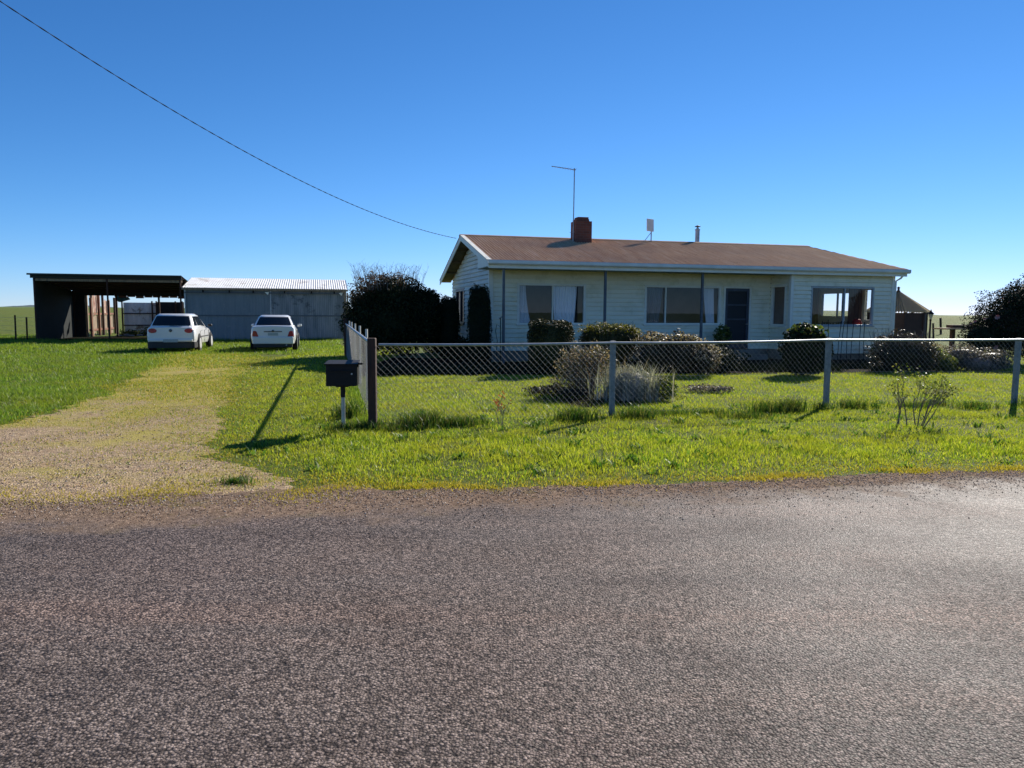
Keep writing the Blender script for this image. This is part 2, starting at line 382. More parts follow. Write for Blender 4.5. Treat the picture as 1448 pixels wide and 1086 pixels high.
top = edge_y(xs)+.03*rng.normal(size=len(xs))+(xs < -1)*.22*nz(xs, xs*0, .35, 41); lin = 6.72+.147*np.clip(xs, -14, 40)
strip('road', xs, lin-8.2, top, .010, M['road'], 6)
def gravel_mat():
    N = NT('driveway_gravel'); v = N.coord()
    d, c, r2 = stones(N, v, 55, (.19,.125,.07), (.74,.54,.34))
    d2, c2, r3 = stones(N, v, 140, (.15,.105,.065), (.46,.34,.22))
    c = N.mix(.45, c, c2)
    c = N.mix(N.ramp(N.noise(v, 3.5, 6, .7), [(.5, 0.0), (.7, .8)]), c, (.32,.20,.10))
    c = N.mix(1.0, c, N.ramp(N.noise(v, 11, 5, .75), [(.32, .55), (.68, 1.4)]), 'MULTIPLY')
    sx = N.n('ShaderNodeSeparateXYZ'); N.l(v, sx.inputs[0])
    my = N.math('MULTIPLY_ADD', sx.outputs[1], .06, -.55)
    mm = N.math('ADD', my, N.math('MULTIPLY_ADD', N.noise(v, .9, 5, .65), 2.2, -.75))
    mf = N.math('ADD', mm, N.math('MULTIPLY_ADD', N.noise(v, 70, 3, .7), 1.6, -.8))
    moss = N.mix(N.noise(v, 120, 2), (.17,.155,.02), (.50,.41,.07))
    c = N.mix(N.ramp(mf, [(.25, 0.0), (.7, .85)]), c, moss)
    return N.pbr(c, .85, 0, N.bump(N.math('MULTIPLY', d, -1.0), .9, .014), .2)
M['gravel'] = gravel_mat()
def driveway():
    ys = np.arange(5.6, 29.5, .05); l = np.interp(ys, DY, DL); r = np.interp(ys, DY, DR)
    j = lambda s: .28*nz(ys, ys*0, .35, s)+.10*nz(ys, ys*0, 1.5, s+1)+.05*rng.normal(size=len(ys))
    l = l+j(21); r = r+j(31); tp = np.clip((29.5-ys)/4, 0, 1)**.5; c = (l+r)/2; l = c+(l-c)*tp; r = c+(r-c)*tp
    K = 12; V = np.vstack([np.c_[l*(1-k/K)+r*(k/K), ys, np.full_like(ys, .005)] for k in range(K+1)]); m = len(ys)
    F = np.vstack([np.c_[k*m+np.arange(m-1), (k+1)*m+np.arange(m-1), (k+1)*m+np.arange(m-1)+1, k*m+np.arange(m-1)+1] for k in range(K)])
    tag(np_mesh('driveway', V, F, M['gravel']), kind='structure')
driveway()

# ------------------------------------------------------------------ hills on the horizon
def ridge(name, x0, x1, y, h, mat, seed, depth=500, base=-2):
    xs = np.linspace(x0, x1, 160); u = (xs-x0)/(x1-x0)
    H = h(u)+(.03*h(u))*nz(u*8, u*0, 1, seed)+.6*rng.normal(size=len(xs))*.5
    V = np.vstack([np.c_[xs, np.full_like(xs, y-depth*.4), np.full_like(xs, base)], np.c_[xs, np.full_like(xs, y), H], np.c_[xs, np.full_like(xs, y+depth*.6), np.full_like(xs, base)]])
    n = len(xs); a = np.arange(n-1); F = np.vstack([np.c_[a, a+1, a+1+n, a+n], np.c_[a+n, a+1+n, a+1+2*n, a+2*n]])
    tag(np_mesh(name, V, F, mat), kind='structure')
M['far_wood'] = simple('far_wooded_hill', (.05,.075,.085), (.035,.055,.065), .01, .95, bump=0)  # bluish base colour carries the distance haze
M['far_field'] = simple('far_green_hill', (.10,.17,.05), (.07,.13,.04), .01, .95, bump=0)
ridge('hills', -1750, -700, 1500, lambda u: 3.5+8*np.exp(-((u-.80)/.11)**2), M['far_wood'], 1)
ridge('hills', -1100, -300, 1000, lambda u: 3.4+1.5*np.sin(u*3.1), M['far_field'], 2, 300)

# ------------------------------------------------------------------ grass blades
def blades(name, P, h, wd, mat, label=None, cat='grass', lean=.5, z0=0.0, seg=2, parent=None):
    n = len(P); h = np.broadcast_to(h, n)*rng.uniform(.55, 1.25, n); wd = np.broadcast_to(wd, n)*rng.uniform(.7, 1.3, n)
    a = rng.uniform(0, 2*np.pi, n); la = rng.uniform(0, 2*np.pi, n); ln = lean*rng.uniform(.2, 1.2, n)*h
    bx = np.c_[np.cos(a), np.sin(a), np.zeros(n)]*wd[:, None]/2; ld = np.c_[np.cos(la), np.sin(la), np.zeros(n)]
    B = np.c_[P[:, 0], P[:, 1], np.full(n, z0) if np.isscalar(z0) else z0]
    up = np.array([0, 0, 1.0])
    if seg == 1:
        T = B+up*h[:, None]+ld*ln[:, None]; V = np.stack([B-bx, B+bx, T], 1).reshape(-1, 3)
        F = np.arange(n*3).reshape(-1, 3)
    else:
        Mid = B+up*(h*.6)[:, None]+ld*(ln*.35)[:, None]; T = B+up*(h*.95)[:, None]+ld*ln[:, None]
        V = np.stack([B-bx, B+bx, Mid+bx*.75, Mid-bx*.75, T], 1).reshape(-1, 3)
        i = np.arange(n)[:, None]*5; F = np.vstack([i+[0, 1, 2], i+[0, 2, 3], i+[3, 2, 4]])
    o = np_mesh(name, V, F, mat, parent)
    return tag(o, label, cat, None, 'stuff') if label else o
def scatter(x0, x1, y0, y1, dens):
    n = int((x1-x0)*(y1-y0)*dens); x = rng.uniform(x0, x1, n); y = rng.uniform(y0, y1, n)
    k = np.abs(x) < .80*y+2.0; x, y = x[k], y[k]; e = edge_y(x)+.02
    k = y > e+np.abs(rng.normal(size=len(x)))*.06-.03; return x[k], y[k]
M['lush'] = leaf_mat('lush_grass', [(.10,.20,.014), (.22,.33,.022), (.32,.42,.03), (.50,.54,.10)], .5, .45, .25, (.8, (.34,.34,.04)), dark=(1.7, (.07,.15,.02)))
M['deep'] = leaf_mat('deep_green_grass', [(.06,.14,.016), (.11,.22,.022), (.17,.29,.03), (.28,.36,.07)], .5, .45, .25, (.5, (.20,.24,.03)), dark=(1.2, (.05,.11,.02)))
M['dry'] = leaf_mat('dry_mossy_grass', [(.26,.24,.02), (.36,.31,.025), (.42,.34,.05), (.46,.38,.12)], .45, .6, .15)
M['tuft'] = leaf_mat('dark_grass_tuft', [(.03,.08,.014), (.05,.12,.016), (.09,.16,.02), (.20,.20,.06)], .35, .5, .2)
def side_u(x, y):   # signed distance right of the side fence line
    return (x+1.89)*.971+(y-10.04)*.2385
def grass():
    # short verge and front lawn, right of the track
    out = []
    for (y0, y1, dens, h, wd, seg) in [(6.3, 9.5, 2600, .055, .0075, 2), (9.5, 13.5, 1700, .06, .009, 1), (13.5, 20, 900, .065, .012, 1), (20, 34, 260, .08, .02, 1)]:
        x, y = scatter(-8, y1*.8+2, y0, y1, dens)
        dr = drive(x, y); su = side_u(x, y)
        keep = (dr < .22*rng.normal(size=len(x))) & (x > np.interp(y, DY, DL)+1)
        # inside the house footprint nothing grows
        hx = (x+.72)*.9659+(y-22.4)*.2588; hy = -(x+.72)*.2588+(y-22.4)*.9659
        keep &= ~((y > 18.8+.145*x) & (x > -4.1) & (x < 12.5)); keep &= ~((hx > .3) & (hx < 14.9) & (hy > .5) & (hy < 8.6))
        keep &= rng.uniform(size=len(x)) < np.clip(.78+.45*nz(x, y, .55, 5), .25, 1)
        h = h*(.72 if y0 > 9 else 1); x, y = x[keep], y[keep]; near_e = np.clip((y-edge_y(x))/.9, 0, 1); near_d = np.clip(-drive(x, y)/.8, 0, 1)
        hh = h*(.35+.65*np.minimum(near_e, near_d))*(1+.35*nz(x, y, .5, 6)+.25*nz(x, y, 1.6, 8))
        yel = rng.uniform(size=len(x)) < (.75*(1-near_e)**1.5+.6*(1-near_d)+.06)
        out.append((x, y, hh, wd, yel, seg))
    for i, (x, y, hh, wd, yel, seg) in enumerate(out):
        nm = ['at the road verge', 'around the front fence', 'on the front lawn', 'beside the house'][i]
        blades('lawn_grass', np.c_[x, y][~yel], hh[~yel], wd, M['lush'], 'bright green short grass '+nm, seg=seg, lean=.8)
        blades('dry_grass', np.c_[x, y][yel], hh[yel]*.7, wd, M['dry'], 'yellow mossy grass '+nm, seg=seg, lean=.8)
    # left lawn, deeper green
    for i, (y0, y1, dens, h, wd) in enumerate([(9.5, 16, 1300, .055, .011), (16, 27, 480, .07, .016), (27, 46, 150, .10, .028)]):
        x, y = scatter(-y1*.8-2, -3, y0, y1, dens); k = (drive(x, y) < -.05) & (x < np.interp(y, DY, DL)+.8)
        if i == 2:
            k = (x < -9.3) | (side_u(x, y) < 0)
            s_ = (x+23.95)*.968+(y-37.5)*.2504; t_ = -(x+23.95)*.2504+(y-37.5)*.968; k &= ~((s_ > -.2) & (s_ < 15.4) & (t_ > .1))
        x, y = x[k], y[k]; k = rng.uniform(size=len(x)) < np.clip(.8+.4*nz(x, y, .4, 15), .3, 1); x, y = x[k], y[k]
        blades('lawn_grass', np.c_[x, y], h*(1+.3*nz(x, y, .4, 16)), wd, M['deep'], 'deep green grass '+['left of the gravel track near the road', 'on the left lawn before the cars', 'in front of the open shed'][i], seg=1, lean=.8)
    x, y = scatter(-14, 3, 6.5, 26, 520); dd = drive(x, y); k = (dd > -1.2) & (dd < .7) & (rng.uniform(size=len(x)) < np.clip(.75-.6*dd, .1, 1)); x, y = x[k], y[k]; g = rng.uniform(size=len(x)) < .5
    blades('lawn_grass', np.c_[x, y][g], .032, .012, M['deep'], 'short worn grass along the edges of the driveway', seg=1, lean=.9)
    blades('dry_grass', np.c_[x, y][~g], .026, .011, M['dry'], 'short dry grass along the edges of the driveway', seg=1, lean=.9)
    # sparse grass and moss on the track
    for i, (y0, y1, dens, h, wd) in enumerate([(6.6, 13, 1500, .022, .009), (13, 20, 1100, .032, .013), (20, 30, 520, .045, .020)]):
        x, y = scatter(-y1*.8-3, 0, y0, y1, dens); k = drive(x, y) > -.1; x, y = x[k], y[k]
        c = (x-np.interp(y, DY, DL))/(np.interp(y, DY, DR)-np.interp(y, DY, DL))
        strip_ = np.exp(-((c-.52)/.13)**2); p = np.clip(.12+.05*(y-7.5)+.45*strip_*(y > 9.5)+.55*nz(x, y, .40, 18)+.3*nz(x, y, 1.1, 19)+.45*(c > .84)+.9*np.exp(-((x+6.4)/1.0)**2-((y-15.2)/1.5)**2)+.5*np.exp(-((x+5.2)/.8)**2-((y-11.6)/.8)**2)-.75*np.exp(-((x+8.2)/1.9)**2-((y-19.6)/1.4)**2)-.2*((x < -6) & (y < 10)), .02, .97)
        k = rng.uniform(size=len(x)) < p; x, y = x[k], y[k]; g = rng.uniform(size=len(x)) < .22+.018*(y-7)
        blades('dry_grass', np.c_[x, y][~g], h, wd, M['dry'], 'thin yellow moss on the gravel track '+['near the road', 'halfway to the cars', 'close to the parked cars'][i], seg=1, lean=.9)
        blades('lawn_grass', np.c_[x, y][g], h*1.3, wd, M['deep'], 'thin green grass on the gravel track '+['near the road', 'halfway to the cars', 'close to the parked cars'][i], seg=1, lean=.9)
    # yellowish edge along the track and road
    for (n, x0, x1, sd_, h_) in ((15000, -9, -1, .22, .022), (14000, -2, 9, .08, .03)):
        x = rng.uniform(x0, x1, n); y = edge_y(x)+rng.normal(size=n)*sd_+.05; k = rng.uniform(size=n) < np.clip(.35+.9*nz(x, y, .45, 61), 0, 1); x, y = x[k], y[k]
        blades('dry_grass', np.c_[x, y], h_, .009, M['dry'], 'yellow moss fringe where the grass meets the road '+('left' if x0 < -5 else 'right')+' part', seg=1, lean=.9, z0=.008)
    # unmown tufts under the front fence and along the track
    FP = [(-1.89,10.04), (1.54,11.34), (5.37,12.6), (8.96,13.15), (12.6,14.0), (16.2,14.9)]
    P = []; Hh = []
    for k in range(12):
        i = random.choice([0,0,1,1,2,3]); f = random.random(); a, b = FP[i], FP[i+1]
        cx = a[0]+(b[0]-a[0])*f; cy = a[1]+(b[1]-a[1])*f-random.uniform(-.15, .75); rr = random.uniform(.10, .32); n = int(240*rr/.2)
        q = rng.normal(size=(n, 2))*[rr*.8, rr*.35]+[cx, cy]; P.append(q); Hh.append(np.full(n, random.uniform(.09, .17)))
    for (cx, cy, rr, h_) in [(-2.26,9.95,.16,.13), (-1.95,10.0,.2,.15), (-2.5,11.3,.2,.2), (-2.45,11.0,.12,.3), (-1.35,10.15,.26,.22), (-1.15,10.3,.14,.26), (-.75,10.4,.3,.16), (.95,11.0,.28,.2), (1.9,11.3,.3,.17), (4.2,12.0,.35,.2), (4.6,12.1,.2,.24), (-2.55,6.8,.13,.07), (10.9,13.4,.4,.2), (9.3,13.0,.3,.18)]:
        n = int(1500*rr); P.append(rng.normal(size=(n, 2))*[rr*.6, rr*.35]+[cx, cy]); Hh.append(np.full(n, h_))
    P = np.vstack(P); Hh = np.concatenate(Hh); blades('grass_tufts', P, Hh, .010, M['tuft'], 'dark unmown grass tufts under the chain link fence', seg=2, lean=.7)
    # tall weeds at the foot of the shed and the side fence
    P = []; Hh = []
    for k in range(90):
        s = random.uniform(0, 15.2); cx = -23.95+.968*s; cy = 37.5+.2504*s-random.uniform(.0, .5); n = 60
        P.append(rng.normal(size=(n, 2))*[.25, .12]+[cx, cy]); Hh.append(np.full(n, random.uniform(.08, .22)))
    for k in range(60):
        u = random.uniform(.3, 15); cx = -1.89-.2385*u-.05; cy = 10.04+.971*u; n = 90
        P.append(rng.normal(size=(n, 2))*[.09, .2]+[cx, cy]); Hh.append(np.full(n, random.uniform(.08, .16)))
    blades('grass_tufts', np.vstack(P), np.concatenate(Hh), .014, M['deep'], 'long green grass at the foot of sheds and side fence', seg=1, lean=.6)
grass()
def pebbles(name, x, y, z, smin, smax, mat, label):
    n = len(x); s = rng.uniform(smin, smax, n); O = np.array([[1,0,0],[0,1,0],[-1,0,0],[0,-1,0],[0,0,.7],[0,0,-.3]])
    V = O[None]*s[:, None, None]*rng.uniform(.6, 1.3, (n, 6, 1)); a = rng.uniform(0, 6.28, n); c_, s_ = np.cos(a)[:, None], np.sin(a)[:, None]
    V = np.stack([V[..., 0]*c_-V[..., 1]*s_, V[..., 0]*s_+V[..., 1]*c_, V[..., 2]], -1)+np.c_[x, y, np.full(n, z)][:, None]
    T = np.array([[0,1,4],[1,2,4],[2,3,4],[3,0,4],[1,0,5],[2,1,5],[3,2,5],[0,3,5]]); F = (T[None]+np.arange(n)[:, None, None]*6).reshape(-1, 3)
    tag(np_mesh(name, V.reshape(-1, 3), F, mat), label, 'stones', None, 'stuff')
def stone_mat():
    N = NT('loose_stone'); g = N.n('ShaderNodeNewGeometry'); c = N.ramp(g.outputs['Random Per Island'], [(.1, (.10,.06,.045)), (.4, (.26,.18,.13)), (.7, (.42,.33,.25)), (.95, (.62,.54,.45))]); return N.pbr(c, .85, 0, None, .15)
M['stone'] = stone_mat()
x = rng.uniform(-11, -1, 26000); y = rng.uniform(6.5, 16, 26000); k = (drive(x, y) > .1) & (nz(x, y, .5, 71) > -.35) & (rng.uniform(size=26000) < np.clip(1.25-.07*y, .1, 1)) & (np.abs(x) < .8*y+1); pebbles('loose_gravel', x[k], y[k], .010, .004, .013, M['stone'], 'loose pale gravel stones scattered over the driveway')
x = rng.uniform(-7, 9, 16000); y = edge_y(x)-np.abs(rng.normal(size=16000))*.42-.02; pebbles('loose_gravel', x, y, .013, .003, .009, M['stone'], 'loose brown gravel chips along the road shoulder')
wp = []
for k in range(150):
    x0 = random.uniform(-3, 10); y0 = float(edge_y(np.array([x0]))[0])+random.uniform(.2, 5.5); wp.append((x0, y0))
P = []; 
for (x0, y0) in wp:
    if drive(np.array([x0]), np.array([y0]))[0] > -.1: continue
    n = random.randint(8, 30); P.append(rng.normal(size=(n, 2))*random.uniform(.03, .08)+[x0, y0])
M['weed'] = leaf_mat('broadleaf_weed', [(.05,.12,.02), (.10,.20,.03), (.16,.26,.05), (.30,.34,.12)], .4, .5, .25)
blades('lawn_weeds', np.vstack(P), .075, .026, M['weed'], 'broad leaved weeds dotted through the verge and lawn', 'weeds', lean=1.1, seg=2)

# ------------------------------------------------------------------ house
HO = (-.72, 22.4, 0); HA = R(15)
house = empty('house', HO, HA, 'low cream weatherboard cottage with rusty brown corrugated roof behind the wire fence', 'house')
def clap(mb, o, e, n, u0, u1, z0, z1, holes, clip=None, row=.145, th=.05):
    o = Vector(o); e = Vector(e); n = Vector(n); z = z0
    while z < z1-.01:
        zt = min(z+row, z1); iv = [(u0, u1)]
        if clip:
            a, b = clip(zt-.02); iv = [(max(u0, a), min(u1, b))]
        for (a, b, c, d) in holes:
            if c < (z+zt)/2 < d:
                nv = []
                for p, q in iv:
                    if b <= p or a >= q: nv.append((p, q))
                    else:
                        if a > p: nv.append((p, a))
                        if b < q: nv.append((b, q))
                iv = nv
        for p, q in iv:
            if q-p < .02: continue
            def P(u, d, zz): return o+e*u+n*d+Vector((0, 0, zz))
            mb.hexa([P(p,.036,z), P(q,.036,z), P(q,-.02,z), P(p,-.02,z), P(p,.006,zt-.016), P(q,.006,zt-.016), P(q,-.02,zt-.016), P(p,-.02,zt-.016)])
            mb.hexa([P(p,-.02,z), P(q,-.02,z), P(q,-th-.02,z), P(p,-th-.02,z), P(p,-.02,zt), P(q,-.02,zt), P(q,-th-.02,zt), P(p,-th-.02,zt)])
        z = zt
    if True:      # dark backing seen in the grooves between boards
        pass
TW = 1.5
roof_z = lambda t: 3.15+t*(4.27-3.15)/4.18 if t <= 4.18 else 4.27-(t-4.18)*(4.27-2.88)/4.42
# front wall (recessed), faces -y
mb = MB(); clap(mb, (0,TW,0), (1,0,0), (0,-1,0), .44, 10.6, .35, 2.97, [(1.34,3.61,1.22,2.49), (5.80,8.60,1.22,2.49), (8.79,9.76,.2,2.50)])
mb.build('front_wall', M['board'], house)
mb = MB(); clap(mb, (0,.3,0), (1,0,0), (0,-1,0), 10.6, 14.7, .22, 2.97, [(11.4,13.89,1.2,2.5)])
mb.build('front_wall', M['board'], house)
mb = MB(); clap(mb, (10.6,0,0), (0,1,0), (-1,0,0), .30, TW-.03, .35, 2.97, [(.52,1.40,1.19,2.58)])
mb.build('side_wall', M['board'], house)
mb = MB()
def gclip(z):
    if z < 2.80: return (0, 99)
    a = (z+.10-3.15)/(1.12/4.18); b = 4.18+(4.27-z-.10)/(1.39/4.42)
    return (max(a, 1.5 if z < 3.2 else 0), b)
clap(mb, (.44,0,0), (0,1,0), (-1,0,0), .35, 8.2, .35, 4.10, [(5.79,7.34,1.17,2.42), (0,1.5,0,3.0)], gclip)
mb.build('gable_wall', M['gable_board'], house)
mb = MB(); clap(mb, (14.7,0,0), (0,1,0), (1,0,0), .3, 8.2, .35, 2.97, [(2.42,4.01,1.45,2.45), (.95,1.55,1.3,2.5)])
mb.build('side_wall', M['board'], house)
mb = MB(); clap(mb, (0,8.2,0), (1,0,0), (0,1,0), .44, 14.7, .35, 2.80, [])
mb.build('back_wall', M['board'], house)
mb = MB(); mb.box(.47,10.57,TW+.02,8.17,0,.35); mb.box(10.60,14.67,.33,8.17,0,.349); mb.build('plinth', M['plinth'], house)
# corner boards
for bb in ((.36,.50,TW-.045,TW+.06,.34,3.0), (10.55,10.66,.245,.36,.34,2.96), (14.64,14.75,.245,.36,.34,2.96), (14.66,14.755,8.1,8.25,.34,2.8)):
    mb = MB(); mb.box(*bb); mb.build('corner_board', M['trim'], house)
# interior linings and partitions
mb = MB(); mb.box(.5,14.6,8.0,8.1,.36,2.85); mb.box(10.66,10.74,1.60,7.95,.36,2.85); mb.box(.5,10.6,4.2,4.3,.36,2.85)
mb.box(4.6,4.7,1.6,4.15,.36,2.85); mb.build('partition', M['interior'], house)
mb = MB(); mb.box(.5,10.64,1.60,8.1,2.86,2.90); mb.box(10.64,14.62,.38,8.1,2.86,2.90); mb.build('ceiling', M['interior'], house)
mb = MB(); mb.box(10.76,14.6,5.0,5.08,.36,2.85); mb.build('partition', M['interior'], house)
# eave lining
mb = MB(); mb.box(.0,10.62,.02,TW-.04,2.93,2.96); mb.box(10.62,14.98,.02,.24,2.93,2.96); mb.build('eave_lining', M['eave_lining'], house)
mb = MB(); mb.box(-.0,15.0,-.02,.012,2.90,3.10); mb.build('fascia', M['trim'], house, bevel=.004)
mb = MB(); mb.add([(x,y,z) for x in (-.03,15.05) for (y,z) in ((-.022,3.0),(-.10,3.0),(-.14,3.04),(-.14,3.12),(-.125,3.135),(-.12,3.12),(-.12,3.05),(-.09,3.02),(-.022,3.02))],
                 [tuple(range(9))[::-1], tuple(range(9,18))]+[(i,(i+1)%9,9+(i+1)%9,9+i) for i in range(9)]); mb.build('gutter', M['white_paint'], house)
# barge boards and gable soffit
def slope_pt(s, t, dz=0): return Vector((s, t, roof_z(t)+dz))
mb = MB()
for (a, b) in ((-.06, 4.18), (4.18, 8.6)):
    mb.hexa([slope_pt(-.03,a,-.20), slope_pt(-.002,a,-.20), slope_pt(-.002,b,-.20), slope_pt(-.03,b,-.20), slope_pt(-.03,a,-.005), slope_pt(-.002,a,-.005), slope_pt(-.002,b,-.005), slope_pt(-.03,b,-.005)])
mb.build('barge_board', M['trim'], house)
mb = MB()
for (a, b) in ((0, 4.18), (4.18, 8.6)):
    mb.hexa([slope_pt(0,a,-.10), slope_pt(.43,a,-.10), slope_pt(.43,b,-.10), slope_pt(0,b,-.10), slope_pt(0,a,-.07), slope_pt(.43,a,-.07), slope_pt(.43,b,-.07), slope_pt(0,b,-.07)])
for t in (5.2, 6.3, 7.4): mb.box(.0,.42,t,t+.05,roof_z(t)-.17,roof_z(t)-.11)
mb.build('gable_soffit', M['soffit'], house)
mb = MB()
# infill below the front slope at the left end (boxed eave end)
mb.add([(.0,0,2.93),(.0,TW,2.93),(.0,TW,3.42),(.0,0,3.05),(.03,0,2.93),(.03,TW,2.93),(.03,TW,3.42),(.03,0,3.05)], [(0,3,2,1),(4,5,6,7),(0,1,5,4),(1,2,6,5),(2,3,7,6),(3,0,4,7)])
mb.build('eave_end_board', M['trim'], house)
# corrugated roof, real waves
def corr_roof(name, s0, s1, tops, mat, parent, pitch=.10, amp=.016, cut=None):
    ss = np.arange(s0, s1+.001, pitch/6); V = []; K = 3
    segs = tops; rows = []
    for (ta, za, tb, zb) in segs:
        for k in range(K+1): rows.append((ta+(tb-ta)*k/K, za+(zb-za)*k/K))
    m = len(ss); R_ = []
    for (t, z) in rows:
        tt = np.full(m, t); zz = np.full(m, z)+amp*np.cos(2*np.pi*ss/pitch)
        if cut is not None: tt, zz = cut(ss, tt, zz)
        R_.append(np.c_[ss, tt, zz])
    V = np.vstack(R_); F = []
    for i in range(len(rows)-1):
        a = i*m+np.arange(m-1); F.append(np.c_[a, a+1, a+1+m, a+m])
    return np_mesh(name, V, np.vstack(F), mat, parent, smooth=True)
def hipcut(ss, tt, zz):
    k = np.clip((15.05-ss)/1.05, 0, 1); t2 = 4.18+(tt-4.18)*1.0
    tmax = -.06+(4.18+.06)*k; tmin = 8.62-(8.62-4.18)*k
    tn = np.where(tt <= 4.18, np.minimum(tt, tmax), np.maximum(tt, tmin))
    rz = np.where(tn <= 4.18, 3.15+tn*(1.12/4.18), 4.27-(tn-4.18)*(1.39/4.42))
    base = np.where(tt <= 4.18, 3.15+tt*(1.12/4.18), 4.27-(tt-4.18)*(1.39/4.42))
    return tn, zz-base+rz
roof = corr_roof('roof', -.05, 15.05, [(-.06, roof_z(-.06), 4.18, 4.27)], M['rust_roof'], house, cut=hipcut)
r2 = corr_roof('roof', -.05, 15.05, [(4.19, 4.27, 8.62, roof_z(8.62))], M['rust_roof'], house, cut=hipcut)
mb = MB(); mb.add([(15.05,-.06,3.134),(15.05,8.62,2.87),(14.0,4.18,4.27)], [(0,1,2)]); mb.build('roof_hip_end', M['rust_roof'], house)
mb = MB()
for sg in ((4.02,4.18),(4.18,4.34)): mb.hexa([(-.06,sg[0],roof_z(sg[0])+.012),(14.02,sg[0],roof_z(sg[0])+.012),(14.02,sg[1],roof_z(sg[1])+.012),(-.06,sg[1],roof_z(sg[1])+.012),(-.06,sg[0],roof_z(sg[0])+.024),(14.02,sg[0],roof_z(sg[0])+.024),(14.02,sg[1],roof_z(sg[1])+.026),(-.06,sg[1],roof_z(sg[1])+.026)])
mb.build('ridge_cap', simple('grey_ridge_cap', (.34,.24,.18), (.20,.13,.09), 3, .9, 0, spec=.05), house)
# left barge capping
mb = MB()
mb.hexa([slope_pt(-.07,-.08,.012), slope_pt(.07,-.08,.014), slope_pt(.07,4.18,.014), slope_pt(-.07,4.18,.012), slope_pt(-.07,-.08,.022), slope_pt(.07,-.08,.024), slope_pt(.07,4.18,.024), slope_pt(-.07,4.18,.022)])
mb.build('barge_capping', M['trim'], house)
# verandah posts
for s in (.52, 3.81, 7.19):
    mb = MB(); mb.box(s-.035, s+.035, .16, .23, 0, 2.93); mb.build('verandah_post', M['grey_frame'], house)
# windows ----------------------------------------------------------
def window(o, e, n, u0, u1, z0, z1, mull, fmat, pane, curtains=(), fw=.05, arch=.06, depth=.0, bars=()):
    """frame (with architrave) at wall plane; o origin, e along, n outward"""
    o = Vector(o); e = Vector(e); n = Vector(n)
    def bx(mb, a, b, d0, d1, za, zb):
        P = lambda u, d, z: o+e*u+n*d+Vector((0, 0, z))
        mb.hexa([P(a,d1,za), P(b,d1,za), P(b,d0,za), P(a,d0,za), P(a,d1,zb), P(b,d1,zb), P(b,d0,zb), P(a,d0,zb)])
    mb = MB(); A = arch
    bx(mb, u0-A, u0+fw, -.06, .035, z0-A*.2, z1+A); bx(mb, u1-fw, u1+A, -.06, .035, z0-A*.2, z1+A)
    bx(mb, u0+fw, u1-fw, -.06, .034, z1-fw, z1+A); bx(mb, u0+fw, u1-fw, -.06, .034, z0-A*.2, z0+fw)
    fr = mb.build('window', fmat, house, bevel=.004)
    for m in mull:
        mb = MB(); bx(mb, m-.022, m+.022, -.04, .030, z0+fw, z1-fw); mb.build('mullion', fmat, fr)
    mb = MB(); bx(mb, u0-A-.03, u1+A+.03, -.02, .075, z0-A*.2-.045, z0-A*.2); mb.build('sill', fmat, fr)
    P = lambda u, d, z: o+e*u+n*d+Vector((0, 0, z))
    edges = [u0+fw]+list(mull)+[u1-fw]
    for a, b in zip(edges[:-1], edges[1:]):
        mb = MB(); mb.add([P(a,-.02,z0+fw), P(b,-.02,z0+fw), P(b,-.02,z1-fw), P(a,-.02,z1-fw)], [(0,1,2,3)]); mb.build('pane', pane, fr)
    for (a0, a1, b0, b1, cm) in curtains:      # top from a0..a1, bottom b0..b1, gathered cloth
        mb = MB(); K = 40; J = 6; base = len(mb.v)
        for j in range(J+1):
            f = j/J; z = z1-.02+(z0-.05-z1)*f; ff = f**1.5
            for k in range(K+1):
                g = k/K; u = (a0+(a1-a0)*g)*(1-ff)+(b0+(b1-b0)*g)*ff; mb.v.append(tuple(P(u, -.14+.025*math.sin(k*1.35+.3*j), z)))
        for j in range(J):
            for k in range(K):
                i = j*(K+1)+k; mb.f.append((i, i+1, i+K+2, i+K+1))
        mb.build('curtain', cm, fr, smooth=True)
    return fr
FW = ((0,TW,0), (1,0,0), (0,-1,0))
window(*FW, 1.34,3.61,1.22,2.49, [2.50], M['trim'], M['pane'], [(1.42,1.62,1.42,1.82,M['curtain']), (2.55,3.40,2.62,3.30,M['curtain'])], .035, .045)
window(*FW, 5.80,8.60,1.22,2.49, [6.54,7.92], M['trim'], M['pane'], [(5.85,6.50,5.85,6.35,M['grey_curtain']), (8.05,8.45,8.18,8.52,M['curtain'])], .035, .045)
window((10.6,0,0), (0,1,0), (-1,0,0), .58,1.36,1.19,2.55, [], M['trim'], M['clear_pane'], [], .04, .05)
mb = MB(); mb.box(10.68,10.70,.55,1.40,1.15,2.58); mb.build('blind', M['brown_blind'], house)
window((0,.3,0), (1,0,0), (0,-1,0), 11.4,13.89,1.2,2.5, [12.72], M['window_grey'], M['clear_pane'], [], .03, .03)
window((14.7,0,0), (0,1,0), (1,0,0), 2.42,4.01,1.45,2.45, [2.82,3.12], M['grey_frame'], M['clear_pane'], [], .03, .04)
window((14.7,0,0), (0,1,0), (1,0,0), 1.22,1.58,1.35,2.5, [], M['trim'], M['clear_pane'], [], .03, .04)
window((.44,0,0), (0,1,0), (-1,0,0), 5.79,7.34,1.17,2.42, [6.5], M['dark_frame'], M['pane'], [], .05, .06)
for (t0, t1) in ((1.62, 2.36), (4.08, 4.45)):
    mb = MB(); K = 30
    for z in (.6, 2.7):
        for k in range(K+1): mb.v.append((14.56+.03*math.sin(k*1.3), t0+(t1-t0)*k/K, z))
    for k in range(K): mb.f.append((k, k+1, K+2+k, K+1+k))
    mb.build('curtain', M['brown_curtain'], house, smooth=True)
mb = MB()
